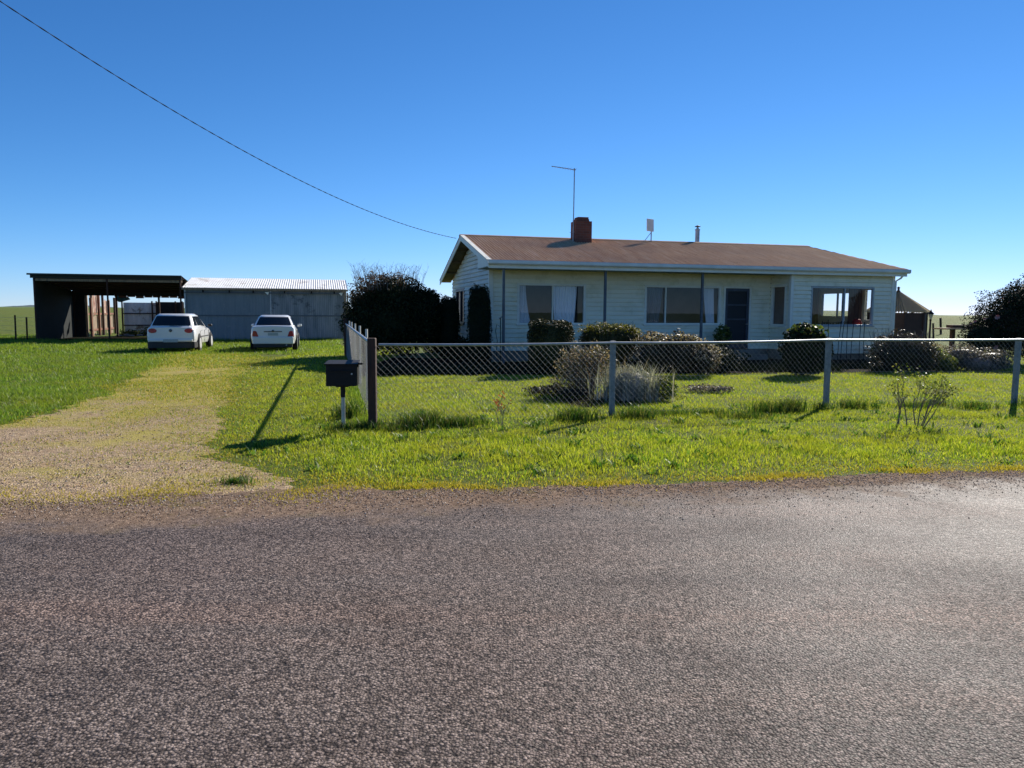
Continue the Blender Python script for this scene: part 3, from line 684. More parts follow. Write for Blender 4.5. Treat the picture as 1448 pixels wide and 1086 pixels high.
for k in range(20):
    mb.lathe([(.0,.0),(.04,.01),(.05,.06),(.03,.10),(.02,.13),(.0,.14)], (11.9+.05*k+random.uniform(-.02,.02)*1, .62+random.uniform(0,.1), 1.12+random.uniform(0,.03)), 6)
mb.box(11.7,13.1,.50,.85,1.06,1.12); mb.box(11.72,11.78,.52,.58,.36,1.06); mb.box(13.02,13.08,.52,.58,.36,1.06); mb.build('window_shelf', M['black_metal'], house)
mb = MB(); mb.lathe([(.0,0),(.14,.03),(.17,.12),(.12,.22),(0,.25)], (13.55,.62,1.18), 10); mb.build('red_cushion', simple('red_cloth', (.35,.02,.02), None, 6, .8), house)
# front door ---------------------------------------------------------
mb = MB(); mb.box(8.74,8.80,1.44,1.55,.36,2.52); mb.box(9.75,9.81,1.44,1.55,.36,2.52); mb.box(8.80,9.75,1.441,1.55,2.46,2.52); mb.build('door_frame', M['trim'], house, bevel=.004)
mb = MB(); mb.box(8.80,9.75,1.50,1.54,.37,2.46); dr = mb.build('door', M['screen'], house)
mb = MB()
for a, b, c, d in ((8.805,8.90,.375,2.455),(9.65,9.745,.375,2.455),(8.90,9.65,2.36,2.455),(8.90,9.65,.375,.60),(8.90,9.65,1.86,1.91),(8.90,9.65,1.36,1.41)): mb.box(a,b,1.470,1.499,c,d)
mb.build('screen_frame', simple('blue_black_aluminium', (.035,.045,.075), (.02,.03,.05), 6, .35, .3), dr)
mb = MB(); mb.tube([(9.69,1.46,1.22),(9.69,1.41,1.22),(9.60,1.41,1.22)], .011, 6); mb.build('handle', M['galv'], dr)
mb = MB(); mb.box(8.5,10.1,.75,1.47,0,.18); mb.box(8.6,10.0,1.08,1.471,.18,.34); mb.build('door_step', simple('concrete', (.22,.21,.19), (.12,.115,.10), 3, .9), house, bevel=.01)
# chimney, antenna, dish, flue ------------------------------------------
mb = MB(); mb.box(3.98,4.58,3.45,4.00,3.95,4.82); ch = mb.build('chimney', M['brick'], house)
mb = MB(); mb.box(4.02,4.50,3.50,3.92,4.82,4.90); mb.box(4.08,4.48,3.52,3.9,4.90,4.97); mb.build('chimney_top', M['brick'], ch, bevel=.01)
mb = MB(); mb.tube([(3.93,3.6,4.1),(3.95,3.6,6.65)], .02, 6); mb.tube([(4.00,3.6,6.60),(3.10,3.6,6.68)], .013, 6)
for k in range(9):
    x = 3.16+k*.10; L = .10+.02*k
    z = 6.675-(x-3.1)*.08
    mb.tube([(x,3.6-L,z),(x,3.6+L,z)], .004, 4)
mb.tube([(3.93,3.6,4.45),(4.0,3.6,4.45)], .01, 5); mb.tube([(3.80,3.6,4.42),(3.98,3.6,4.42)], .008, 5); mb.build('television_antenna', M['galv'], house)
mb = MB(); dx = 7.12
mb.v += [(dx-.16,3.98,4.62),(dx+.14,4.02,4.60),(dx+.145,4.06,5.06),(dx-.15,4.02,5.08)]; mb.v += [(x, y+.05, z) for x, y, z in mb.v[:4]]
mb.f += [(0,1,2,3),(7,6,5,4),(0,4,5,1),(1,5,6,2),(2,6,7,3),(3,7,4,0)]
dish = mb.build('panel_aerial', M['white_paint'], house, bevel=.015)
mb = MB(); mb.tube([(dx+.06,4.08,4.25),(dx+.06,4.08,4.8)], .022, 6); mb.tube([(dx-.25,4.0,4.24),(dx+.05,4.07,4.58)], .012, 5); mb.build('bracket', M['galv'], dish)
mb = MB(); mb.lathe([(.085,0),(.085,.62),(.10,.62),(.10,.66),(.05,.67),(.05,.72)], (9.32,4.5,4.15), 14); fl = mb.build('flue_pipe', M['galv'], house)
mb = MB(); mb.lathe([(.11,0),(.11,.02),(.02,.06)], (9.32,4.5,4.90), 12); mb.box(9.30,9.34,4.49,4.51,4.86,4.92); mb.build('flue_cap', M['black_metal'], fl)
# downpipe, meter, vent
mb = MB(); mb.tube([(14.9,.0,3.0),(14.85,.1,2.85),(14.78,.25,2.75),(14.78,.25,.1)], .035, 8); mb.build('downpipe', M['trim'], house)

# tap on a post by the house corner
tp = empty('garden_tap', (-.72+.966*.59-.259*.85, 22.4+.259*.59+.966*.85, 0), HA, 'thin dark garden tap standpipe beside the left verandah post', 'tap')
mb = MB(); mb.tube([(0,0,0),(0,0,1.40),(.02,0,1.44),(.10,0,1.44),(.12,0,1.40)], .014, 6); mb.tube([(.0,0,1.36),(-.05,0,1.42)], .01, 5); mb.build('standpipe', M['black_metal'], tp)
mb = MB(); mb.tube([(-.02,0,1.15),(-.12,0,1.20),(-.16,.0,1.0),(-.10,0,.7),(-.14,0,.3),(-.05,0,.05)], .010, 6); mb.build('hose', M['black_metal'], tp)

# ------------------------------------------------------------------ service cable
A = Vector((-1.97,26.3,4.14)); B = Vector((-10.5,5,8.75))
cab = []
for i in range(260):
    u = i/200.0
    if u > 1.28: break
    p = A+(B-A)*u; p.z -= 4*1.2*u*(1-u); cab.append(p)
mb = MB()
for ph in (0, math.pi):
    pts = []
    for i in range(len(cab)-1):
        for q in range(4):
            f = q/4; p = cab[i].lerp(cab[i+1], f); a = ph+(i+f)*1.5
            pts.append(p+Vector((math.cos(a), 0, math.sin(a)))*.005)
    mb.tube(pts, .0055, 5)
c = mb.build('power_cable', M['cable'], None, smooth=True); tag(c, 'twisted dark overhead cable sagging across the sky to the house gable', 'cable')

# ------------------------------------------------------------------ chain link fences
N = NT('galvanised_wire'); N.pbr((.31,.31,.29), .65, .1); M['wire'] = N.m
def mesh_wire(mb, a, b, z0, z1, step=.09, r=.0014):
    a = Vector((a[0], a[1], 0)); b = Vector((b[0], b[1], 0)); L = (b-a).length; d = (b-a)/L; n = Vector((-d.y, d.x, 0)); Hh = z1-z0; k = Hh
    for sgn in (1, -1):
        u = -Hh
        while u < L:
            s0, s1 = (u, u+Hh) if sgn == 1 else (u+Hh, u)
            lo, hi = 0.0, 1.0
            for _ in (0,):
                if s1 != s0:
                    f0 = (0-s0)/(s1-s0); f1 = (L-s0)/(s1-s0); lo = max(0, min(f0, f1)); hi = min(1, max(f0, f1))
            if hi > lo+.01:
                p = a+d*(s0+(s1-s0)*lo)+n*(.002*sgn)+Vector((0, 0, z0+Hh*lo)); q = a+d*(s0+(s1-s0)*hi)+n*(.002*sgn)+Vector((0, 0, z0+Hh*hi))
                mb.tube([p, q], r*(.62 if sgn == 1 else 1), 4, cap=False)  # one diagonal set drawn thinner to mimic its dimmer light
            u += step*random.uniform(.93, 1.07)
FP = [(-1.89,10.04,1.15), (1.54,11.34,1.14), (5.37,12.6,1.16), (8.96,13.15,1.16), (12.6,14.0,1.16), (16.2,14.9,1.16)]
ff = empty('chain_link_fence', (0,0,0), 0, 'silver chain link fence with grey posts along the front lawn', 'fence')
mb = MB(); pts = [(x+(.09 if i == 0 else 0), y, z) for i, (x, y, z) in enumerate(FP)]
rp = []
for i in range(5):
    for q in range(6):
        f = q/6; rp.append(tuple(Vector(pts[i]).lerp(Vector(pts[i+1]), f)+Vector((0, 0, -.012*math.sin(f*math.pi)*(1+.5*math.sin(i*2)))))) 
rp.append(pts[-1]); mb.tube(rp, .019, 8); mb.build('top_rail', M['galv'], ff, smooth=True)
for (x, y, z) in FP[1:]:
    mb = MB(); a = R(14); c, s = math.cos(a)*.038, math.sin(a)*.038
    mb.hexa([(x-c+s,y-s-c+.06,-.05),(x+c+s,y+s-c+.06,-.05),(x+c-s,y+s+c+.06,-.05),(x-c-s,y-s+c+.06,-.05),(x-c+s,y-s-c+.06,z+.03),(x+c+s,y+s-c+.06,z+.03),(x+c-s,y+s+c+.06,z+.03),(x-c-s,y-s+c+.06,z+.03)])
    mb.build('post', M['post_grey'], ff, bevel=.006)
mb = MB()
for i in range(5):
    mesh_wire(mb, FP[i], FP[i+1], .06, FP[i][2]-.005)
    mb.tube([(FP[i][0], FP[i][1], .07), (FP[i+1][0], FP[i+1][1], .07)], .0018, 4)
    mb.tube([(FP[i][0], FP[i][1], .62), (FP[i+1][0], FP[i+1][1], .60)], .0018, 4)
mb.build('wire_mesh', M['wire'], ff)
sf = empty('side_chain_link_fence', (0,0,0), 0, 'chain link fence running back from the brown corner post beside the drive', 'fence')
sp = lambda u: (-1.89-.2385*u, 10.04+.971*u)
mb = MB(); p0 = sp(.05); p1 = sp(15.4); mb.tube([(p0[0],p0[1],1.16),(p1[0],p1[1],1.17)], .024, 8); mb.build('top_rail', M['galv'], sf, smooth=True)
mb = MB(); mesh_wire(mb, sp(.05), sp(15.4), .04, 1.15, r=.0011)
for zz in (.07, .6): mb.tube([(p0[0],p0[1],zz),(p1[0],p1[1],zz)], .002, 4)
mb.build('wire_mesh', simple('dull_weathered_wire', (.30,.30,.28), (.14,.12,.10), 3, .7, .1, bump=0), sf)
for u in (2.6, 5.4, 8.2, 11.0, 13.4):
    p = sp(u); mb = MB(); mb.box(p[0]+.04, p[0]+.075, p[1]-.02, p[1]+.02, 0, 1.30); mb.build('post', simple('pale_steel_post', (.6,.6,.58), (.4,.4,.38), 8, .5, .2), sf)
p = sp(0); mb = MB(); mb.box(p[0]-.055, p[0]+.055, p[1]-.055, p[1]+.055, -.05, 1.24); cp = mb.build('corner_post', M['old_wood'], sf, bevel=.012)
p = sp(15.5); mb = MB(); mb.box(p[0]-.06, p[0]+.06, p[1]-.06, p[1]+.06, -.05, 1.35); mb.build('end_post', M['old_wood'], sf, bevel=.012)

# ------------------------------------------------------------------ mailbox
ml = empty('mailbox', (-2.265,9.93,0), R(4), 'black metal letterbox on a pipe post by the corner of the fence', 'mailbox')
mb = MB(); mb.box(-.20,.20,-.13,.15,.61,.90); bd = mb.build('box', M['black_metal'], ml, bevel=.008)
mb = MB(); mb.hexa([(-.215,-.16,.895),(.215,-.16,.895),(.215,.17,.925),(-.215,.17,.925),(-.215,-.16,.908),(.215,-.16,.908),(.215,.17,.940),(-.215,.17,.940)]); mb.build('lid', M['black_metal'], bd, bevel=.003)
mb = MB(); mb.box(-.15,.15,-.140,-.1305,.79,.81); mb.box(-.15,.15,-.155,-.1305,.812,.822); mb.build('slot', M['black_metal'], bd)
mb = MB(); mb.tube([(.14,-.131,.775),(.14,-.145,.775)], .012, 8); mb.build('lock', M['galv'], bd)
mb = MB(); mb.tube([(.21,-.02,.90),(.27,-.02,.90)], .014, 6); mb.box(.20,.215,-.05,.02,.86,.90); mb.build('newspaper_ring', M['black_metal'], bd)
mb = MB(); mb.tube([(0,0,-.05),(0,0,.46)], .027, 10); mb.build('post', M['galv'], ml, smooth=True)
mb = MB(); mb.tube([(0,0,.45),(0,0,.61)], .032, 10); mb.box(-.08,.08,-.07,.07,.592,.608); mb.build('post_sleeve', M['black_metal'], ml)

# ------------------------------------------------------------------ sheds
SO = (-23.95,37.5,0); SA = R(14.5)
shed = empty('open_machinery_shed', SO, SA, 'dark open fronted machinery shed at the left, black inside', 'shed')
def vcorr(name, x0, x1, y, z0, z1, mat, parent, pitch=.076, amp=.009, along='x', zfun=None, xa=None):
    xs = np.arange(x0, x1+.001, pitch/6); w_ = amp*np.cos(2*np.pi*xs/pitch); zt = np.full_like(xs, z1) if zfun is None else zfun(xs)
    if along == 'x': V = np.vstack([np.c_[xs, y+w_, np.full_like(xs, z0)], np.c_[xs, y+w_, zt]])
    else: V = np.vstack([np.c_[y+w_, xs, np.full_like(xs, z0)], np.c_[y+w_, xs, zt]])
    m = len(xs); a = np.arange(m-1); return np_mesh(name, V, np.c_[a, a+1, a+1+m, a+m], mat, parent, smooth=True)
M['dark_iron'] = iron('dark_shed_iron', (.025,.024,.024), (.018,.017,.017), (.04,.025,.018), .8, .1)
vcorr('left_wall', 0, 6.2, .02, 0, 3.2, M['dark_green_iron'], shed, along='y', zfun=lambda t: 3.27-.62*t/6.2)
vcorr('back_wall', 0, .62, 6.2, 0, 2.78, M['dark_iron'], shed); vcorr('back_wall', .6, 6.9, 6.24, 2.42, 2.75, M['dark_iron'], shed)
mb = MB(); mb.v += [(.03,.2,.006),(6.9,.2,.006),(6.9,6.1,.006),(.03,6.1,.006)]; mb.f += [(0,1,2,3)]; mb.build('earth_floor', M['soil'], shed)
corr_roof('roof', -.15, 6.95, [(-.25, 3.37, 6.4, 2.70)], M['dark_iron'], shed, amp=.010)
for bb in ((-.1,6.9,-.03,.03,3.16,3.33), (0,6.9,6.12,6.2,2.50,2.62)):
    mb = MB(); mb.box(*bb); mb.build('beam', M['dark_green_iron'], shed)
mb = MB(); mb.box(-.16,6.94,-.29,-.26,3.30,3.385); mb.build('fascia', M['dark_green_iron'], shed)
mb = MB(); mb.box(0,6.9,.04,.12,3.02,3.14); mb.build('lintel', M['pale_wood'], shed)
for s in (.05, 3.36, 6.82):
    mb = MB(); mb.tube([(s,.02,0),(s,.02,3.15)], .045, 8); mb.build('post', M['old_wood'], shed)
for s in (.05, 2.3, 4.6, 6.82):
    mb = MB(); mb.tube([(s,6.15,0),(s,6.15,2.6)], .06, 8); mb.build('post', M['old_wood'], shed)
for k in range(7):
    t = .4+k*.95; mb = MB(); mb.beam((0,t,3.33-t*.1008-.08),(6.9,t,3.33-t*.1008-.08), .05, .09); mb.build('purlin', M['old_wood'], shed)
# rough rail of rusty sheets hanging behind the opening
mb = MB()
for k in range(8):
    x = 2.4+k*.46; mb.box(x, x+.43, 6.3+.01*k, 6.33+.01*k, 2.32+random.uniform(-.04,.04), 2.55)
mb.build('rusty_edge_sheet', M['rust_wood'], shed)
# things behind the shed seen through it
sx_, sy_ = math.cos(SA), math.sin(SA)
def S(s, t, z=0): return (SO[0]+sx_*s-sy_*t, SO[1]+sy_*s+sx_*t, z)
scr = empty('timber_stock_pen', S(0,7.2), SA, 'broken rusty timber pen seen through the open shed', 'pen')
random.seed(3)
scr.location = S(.6, 6.5)      # the pen runs straight back, its face turned to the sun
for (t, za, zb, mt) in [(.1,0,2.45,'pale_wood'),(.9,0,2.3,'rust_wood'),(1.1,0,2.6,'pale_wood'),(2.6,0,2.5,'rust_wood'),(3.5,0,2.6,'old_wood'),(4.9,0,2.2,'rust_wood'),(6.3,0,2.4,'old_wood')]:
    mb = MB(); mb.box(-.07,.05,t-.06,t+.06,za,zb); mb.build('pen_post', M[mt], scr)
mb = MB()
for k in range(42):
    t = 1.2+k*.125; zt = 1.22+random.uniform(-.12,.1); mb.box(-.12, -.10, t, t+.105, .15+random.uniform(-.1,.2), zt)
mb.build('paling_panel', M['pale_wood'], scr)
mb = MB()
for k in range(17):
    t = 1.15+k*.13; mb.box(-.135, -.115-.006*(k % 2), t, t+.12, 1.42, 2.5+random.uniform(-.08,.12))
mb.build('patched_panel', simple('flaking_paint_panel', (.60,.46,.36), (.20,.07,.045), 2.2, .8, bump=.4), scr)
mb = MB()
for k in range(10):
    t = 4.0+k*.16; mb.box(-.135, -.115-.006*(k % 2), t, t+.14, 1.38, 2.15+random.uniform(-.08,.12))
mb.build('patched_panel', simple('flaking_paint_panel', (.60,.46,.36), (.20,.07,.045), 2.2, .8, bump=.4), scr)
for za in (1.28, .32):
    mb = MB(); mb.box(-.09,-.05,.0,6.4,za,za+.12); mb.build('pen_rail', M['rust_wood'], scr)
tar = MB(); V0 = len(tar.v)
for j in range(5):
    for k in range(7):
        tar.v.append((1.95+k*.13+.03*j, -.12+.04*math.sin(k*2+j), 2.5-.11*j*(1-abs(k-1.5)/7)-.02*k))
for j in range(4):
    for k in range(6): i = j*7+k; tar.f.append((i,i+1,i+8,i+7))
tp_ = tar.build('tarpaulin', M['green_tarp'], None); tp_.location = S(0,7.2); tp_.rotation_euler = (0,0,SA); tag(tp_, 'torn green tarpaulin draped over the end of the timber pen', 'tarpaulin')
irf = empty('corrugated_iron_fence', S(0,8.6), SA, 'pale corrugated iron fence seen through the right of the open shed', 'fence')
vcorr('iron_sheet', 2.1, 3.98, 0, .55, 2.05, M['pale_iron'], irf); vcorr('iron_sheet', 2.1, 4.0, .04, .0, .75, M['pale_iron'], irf)
vcorr('iron_sheet', 4.02, 5.6, -.02, 0, 2.1, M['dark_iron'], irf)
for z in (.62, 1.35): 
    mb = MB(); mb.box(2.0,5.6,-.08,-.03,z,z+.06); mb.build('fence_rail', M['old_wood'], irf)
for s in (2.05, 3.75, 4.0, 5.1, 5.5):
    mb = MB(); mb.box(s-.04,s+.04,-.14,-.07,0,2.15); mb.build('post', M['old_wood'], irf)
# closed shed
cs = empty('closed_iron_shed', SO, SA, 'closed grey iron shed with pale corrugated roof behind the two cars', 'shed')
X0, X1 = 7.0, 15.25
vcorr('front_wall', X0+.06, 11.3, .05, 0, 2.72, M['shed_iron_clean'], cs, pitch=.15, amp=.004)
vcorr('front_wall', 11.3, X1-.05, .04, 0, 2.70, M['shed_iron'], cs, pitch=.10, amp=.006)
for bb in ((X0,X0+.07,-.03,.05,0,2.75), (11.27,11.33,0,.03,0,2.7)):
    mb = MB(); mb.box(*bb); mb.build('wall_post', M['galv'], cs)
mb = MB(); mb.box(X1-.10,X1+.03,-.14,-.02,0,2.72); mb.box(X1+.05,X1+.13,-.05,.06,0,2.6); mb.build('end_post', M['pale_wood'], cs, bevel=.01)
mb = MB(); mb.box(X0,X1,-.10,-.03,2.50,2.56); mb.box(X0,X1,.0,.028,1.30,1.36); mb.build('door_track', M['grey_frame'], cs)
for s in (7.9, 9.2, 10.4, 12.0, 13.4, 14.6):
    mb = MB(); mb.box(s,s+.07,-.14,-.02,2.53,2.70); mb.build('hanger', M['black_metal'], cs)
for s in (11.15, 15.0):
    mb = MB(); mb.v += [(s-.13,-.11,2.58),(s+.10,-.11,2.60),(s+.02,-.115,2.43),(s+.06,-.10,2.50)]; mb.f += [(0,2,3,1)]; mb.build('torn_flap', M['white_paint'], cs)
vcorr('side_wall', 0.05, 6.0, X1, 0, 2.7, M['shed_iron'], cs, along='y', zfun=lambda t: 2.75+np.minimum(t, 3)*.2-np.maximum(t-3, 0)*.2)
vcorr('side_wall', 0.05, 6.0, X0+.03, 0, 2.7, M['shed_iron'], cs, along='y', zfun=lambda t: 2.75+np.minimum(t, 3)*.2-np.maximum(t-3, 0)*.2)
vcorr('back_wall', X0, X1, 6.0, 0, 2.75, M['shed_iron'], cs)
corr_roof('roof', X0-.1, X1+.12, [(-.2, 2.78, 3.0, 3.42)], M['zinc_roof'], cs, amp=.014, pitch=.12)
corr_roof('roof', X0-.1, X1+.12, [(3.0, 3.42, 6.2, 2.78)], M['zinc_roof'], cs, amp=.014, pitch=.12)
mb = MB(); mb.box(X0-.1,X1+.12,-.20,-.15,2.66,2.765); mb.build('gutter', M['pale_wood'], cs)

# left paddock fence of posts and wire
lf = empty('wire_paddock_fence', (0,0,0), 0, 'old post and wire fence left of the open shed', 'fence')
for (x, y, h) in [(-27.8,38.6,1.25), (-26.6,38.4,1.25), (-25.55,38.4,1.3), (-29.2,38.8,1.2), (-24.9,38.3,1.2)]:
    mb = MB(); mb.tube([(x,y,0),(x+.02,y,h)], .04, 6); mb.build('post', M['old_wood'], lf)
mb = MB()
for z in (.25,.5,.75,1.0,1.18): mb.tube([(-31,38.9,z),(-24.1,38.2,z)], .004, 4)
mb.build('wire', M['wire'], lf)
lf2 = empty('paddock_gate', (-27.2,37.2,0), R(3), 'low dark rail gate in the grass at the left edge', 'gate')
for x in (-.9, .0, .9):
    mb = MB(); mb.tube([(x,0,0),(x,0,.72)], .03, 6); mb.build('gate_post', M['post_grey'], lf2)
mb = MB()
for z in (.12,.3,.48,.66): mb.beam((-1.9,.0,z),(1.5,.0,z), .03, .06)
mb.build('gate_rail', M['dark_green_iron'], lf2)

# ------------------------------------------------------------------ cars
def car(kind, loc, rz, label):
    t = empty('parked_car', loc, rz, label, 'car', 'white cars parked in front of the sheds')
    hatch = kind == 'hatch'
    L = 4.2 if hatch else 4.45; W = .88 if hatch else .85
    # (y, z bottom, z mid, z belt, half width factor)
    if hatch: st = [(0.00,.30,.60,.925,.88),(.03,.29,.60,.95,.935),(.12,.27,.60,.962,.97),(.28,.26,.60,.965,.99),(.8,.24,.60,.97,1.0),(2.2,.22,.58,.93,1.0),(3.1,.22,.58,.89,.99),(3.5,.24,.56,.84,.98),(3.95,.24,.54,.73,.92),(4.15,.27,.50,.62,.80),(4.2,.32,.48,.54,.66)]
    else: st = [(0.00,.31,.60,.955,.88),(.03,.29,.60,.985,.935),(.12,.27,.60,.998,.97),(.28,.25,.60,1.0,.99),(.8,.23,.60,.99,1.0),(2.3,.22,.58,.93,1.0),(3.2,.22,.58,.89,.99),(3.7,.24,.56,.84,.98),(4.2,.25,.54,.73,.92),(4.4,.28,.50,.62,.80),(4.45,.33,.48,.54,.66)]
    mb = MB(); nrow = 0
    for (y, zb, zm, zt, wf) in st:
        w_ = W*wf; ring = [(0,zb),(.72*w_,zb),(.95*w_,zb+.08),(1.0*w_,zm-.12),(1.0*w_,zm),(.985*w_,zt-.10),(.93*w_,zt-.02),(.80*w_,zt+.005),(0,zt+.025)]
        full = [(x, z) for x, z in ring]+[(-x, z) for x, z in reversed(ring[1:-1])]
        nrow = len(full); mb.v += [(x, y, z) for x, z in full]
    for i in range(len(st)-1):
        for k in range(nrow):
            a = i*nrow+k; b = i*nrow+(k+1) % nrow; mb.f.append((a, b, b+nrow, a+nrow))
    mb.f.append(tuple(range(nrow))[::1]); mb.f.append(tuple((len(st)-1)*nrow+k for k in reversed(range(nrow))))
    body = mb.build('body', M['car_paint'], t, smooth=True, bevel=.018)
    # greenhouse: rings at belt, mid, roof edge, roof centre
    if hatch: G = dict(b=(.10, 3.18, .80, .96), r=(.55, 2.05, .62, 1.44)); bz = .955
    else: G = dict(b=(.62, 3.25, .78, .98), r=(1.20, 2.30, .58, 1.40)); bz = .97
    yb0, yb1, wb, zb_ = G['b']; yr0, yr1, wr, zr = G['r']
    def ring(f):   # f 0 belt .. 1 roof
        fy = f; y0 = yb0+(yr0-yb0)*f; y1 = yb1+(yr1-yb1)*f; w_ = wb+(wr-wb)*(f**1.25); z = zb_-.03+(zr-zb_+.03)*f
        zf = (0.89-.03+(zr-.86)*f)
        return y0, y1, w_, z, zf
    mb = MB(); fs_ = [0,.33,.66,.9,1.0]
    for f in fs_:
        y0, y1, w_, z, zf = ring(f)
        if f == 1.0: y0 += .08; y1 -= .08; w_ -= .07; z += .02; zf = z
        ym = (y0+y1)/2
        mb.v += [(-w_*.0,y0-.05,z),(w_*.6,y0-.03,z),(w_*.92,y0+.05,z),(w_,y0+.22,z),(w_,ym,z),(w_,y1-.25,zf if f<1 else z),(w_*.9,y1-.06,zf),(w_*.5,y1+.03,zf),
                 (0,y1+.05,zf),(-w_*.5,y1+.03,zf),(-w_*.9,y1-.06,zf),(-w_,y1-.25,zf if f<1 else z),(-w_,ym,z),(-w_,y0+.22,z),(-w_*.92,y0+.05,z),(-w_*.6,y0-.03,z)]
    for i in range(len(fs_)-1):
        for k in range(16): a = i*16+k; b = i*16+(k+1) % 16; mb.f.append((a, b, b+16, a+16))
    mb.f.append(tuple(64+k for k in range(16)))
    mb.v += []; cab = mb.build('roof', M['car_paint'], t, smooth=True)
    # glass: quads on interpolated greenhouse surface
    def gp(k0, f, off=.006):
        def at(k, f):
            i = min(int(np.searchsorted(fs_[:4], f, 'right'))-1, 2); g = (f-fs_[i])/(fs_[i+1]-fs_[i]); A_ = Vector(mb.v[i*16+k % 16]); B_ = Vector(mb.v[(i+1)*16+k % 16]); return A_.lerp(B_, g)
        k = math.floor(k0); fr = k0-k; p = at(k, f).lerp(at(k+1, f), fr)
        c_ = Vector((0, (yb0+yb1)/2, .9)); d = Vector((p.x*1.6, (p.y-c_.y)*.7, .35)).normalized(); return p+d*(off+.006)
    def panel(name, ks, f0, f1, mat, off=.006, parent=t):
        m2 = MB(); J = 5
        for j in range(J+1):
            for k0 in ks: m2.v.append(tuple(gp(k0, f0+(f1-f0)*j/J, off)))
        n_ = len(ks)
        for j in range(J):
            for q in range(n_-1): i = j*n_+q; m2.f.append((i, i+1, i+n_+1, i+n_))
        return m2.build(name, mat, parent, smooth=True)
    dark = M['car_glass_dark']
    panel('rear_window', [14.15,14.6,15,15.5,16,16.5,17,17.4,17.85], .16, .86, dark)
    panel('windscreen', [6.2,6.6,7,7.5,8,8.5,9,9.4,9.8], .08, .88, dark)
    if hatch: sp_ = [(2.95,3.45), (3.55,4.08), (4.16,5.75)]
    else: sp_ = [(2.75,3.15), (3.22,4.02), (4.12,5.75)]
    for (a, b) in sp_:
        for mir in (0, 1):
            ks = list(np.linspace(a, b, 4)); ks = ks if not mir else [16-k for k in ks][::-1]
            panel('side_window', ks, .14, .84, dark)
    # lower rear: black bumper for hatch
    rear = -.012
    if hatch:
        m2 = MB()
        for (y, w_, z0, z1) in ((-.025,.66,.17,.40),(-.012,.73,.17,.40),(.04,.83,.17,.395),(.24,.875,.17,.39),(.40,.885,.20,.36)): m2.v += [(-w_,y,z0),(-w_,y,z1),(w_,y,z1),(w_,y,z0)]
        for i in range(4):
            a = i*4; b = a+4; m2.f += [(a,a+1,b+1,b),(a+1,a+2,b+2,b+1),(a+2,a+3,b+3,b+2)]
        m2.f.append((0,3,2,1)); m2.build('bumper', M['car_black'], t)
        m2 = MB(); m2.hexa([(-.78,-.04,.40),(.78,-.04,.40),(.80,.12,.40),(-.80,.12,.40),(-.76,-.05,.50),(.76,-.05,.50),(.79,.12,.56),(-.79,.12,.56)]); m2.build('bumper_cover', M['car_paint'], t, bevel=.03)
        lamps = (.62, .80, .17)
    else:
        m2 = MB(); m2.hexa([(-.76,-.05,.30),(.76,-.05,.30),(.80,.14,.30),(-.80,.14,.30),(-.76,-.06,.58),(.76,-.06,.58),(.80,.14,.60),(-.80,.14,.60)]); m2.build('bumper', M['car_paint'], t, bevel=.035)
        m2 = MB(); m2.box(-.72,.72,-.012,.3,.16,.31); m2.build('rear_apron', M['car_black'], t, bevel=.02)
        m2 = MB(); m2.tube([(.50,-.04,.26),(.50,.15,.26)], .028, 8); m2.build('exhaust', M['galv'], t)
        m2 = MB(); m2.box(-.34,.34,-.022,-.004,.765,.80); m2.build('boot_garnish', M['chrome'], t, bevel=.008)
        m2 = MB(); m2.lathe([(.0,0),(.045,0),(.05,.008),(0,.012)], (0,0,0), 12); o = m2.build('badge', M['chrome'], t); o.rotation_euler = (R(90),0,0); o.location = (0,-.022,.81)
    for s in (-1, 1):
        m2 = MB(); prof = []
        if hatch:
            for k in range(14): a = 2*math.pi*k/14; prof.append((.175*math.cos(a), .100*math.sin(a)))
            cx, cz = .64, .82; tilt = .05
        else:
            prof = [(-.13,-.12),(.13,-.12),(.13,-.04),(.10,.11),(.02,.13),(-.05,.10)]; cx, cz = .655, .70
        n_ = len(prof)
        for dy in (0, 1):
            for (px, pz) in prof:
                X = cx+px; y = -.030+float(np.interp(X, [0,.74,.80,.835,.86,.90], [0,0,.02,.08,.22,.30]))
                g = 1.0 if dy == 0 else .82
                X2 = cx+px*g; m2.v.append((s*X2, (y+.07 if dy == 0 else y), cz+pz*g))
        m2.f += [tuple(n_+k for k in range(n_))] + [(k, (k+1) % n_, n_+(k+1) % n_, n_+k) for k in range(n_)]
        if s > 0: pass
        m2.build('tail_light', M['tail_red'], t, bevel=.008)
    m2 = MB()
    if hatch: m2.box(-.26,.26,-.062,-.05,.385,.50)
    else: m2.box(-.19,.19,-.018,-.008,.63,.73)
    m2.build('number_plate', M['plate'], t)
    if hatch:
        m2 = MB(); m2.lathe([(.0,0),(.055,0),(.06,.008),(0,.014)], (0,0,0), 14); o = m2.build('badge', M['chrome'], t); o.rotation_euler = (R(90),0,0); o.location = (0,-.006,.83)
        m2 = MB(); m2.box(-.04,.40,.045,.06,.985,1.0); m2.build('rear_wiper', M['car_black'], t)
    for s in (-1, 1):
        m2 = MB(); m2.lathe([(0,-.05),(.06,-.05),(.08,0),(.06,.05),(0,.06)], (0,0,0), 8)
        o = m2.build('mirror', M['car_black'] if hatch else M['car_paint'], t, smooth=True); o.location = (s*(W+.09), 2.75 if hatch else 2.8, .98); o.scale = (1.2, .8, 1.0)
        for yy in (1.35, 2.15) :
            m2 = MB(); m2.box(s*W*.985, s*(W*.985+.02), yy, yy+.16, .80, .83); m2.build('door_handle', M['car_paint'], t)
        m2 = MB(); m2.box(s*(W-.002), s*(W+.012), 1.0, 2.9, .55, .585); m2.build('side_trim', M['car_black'], t)
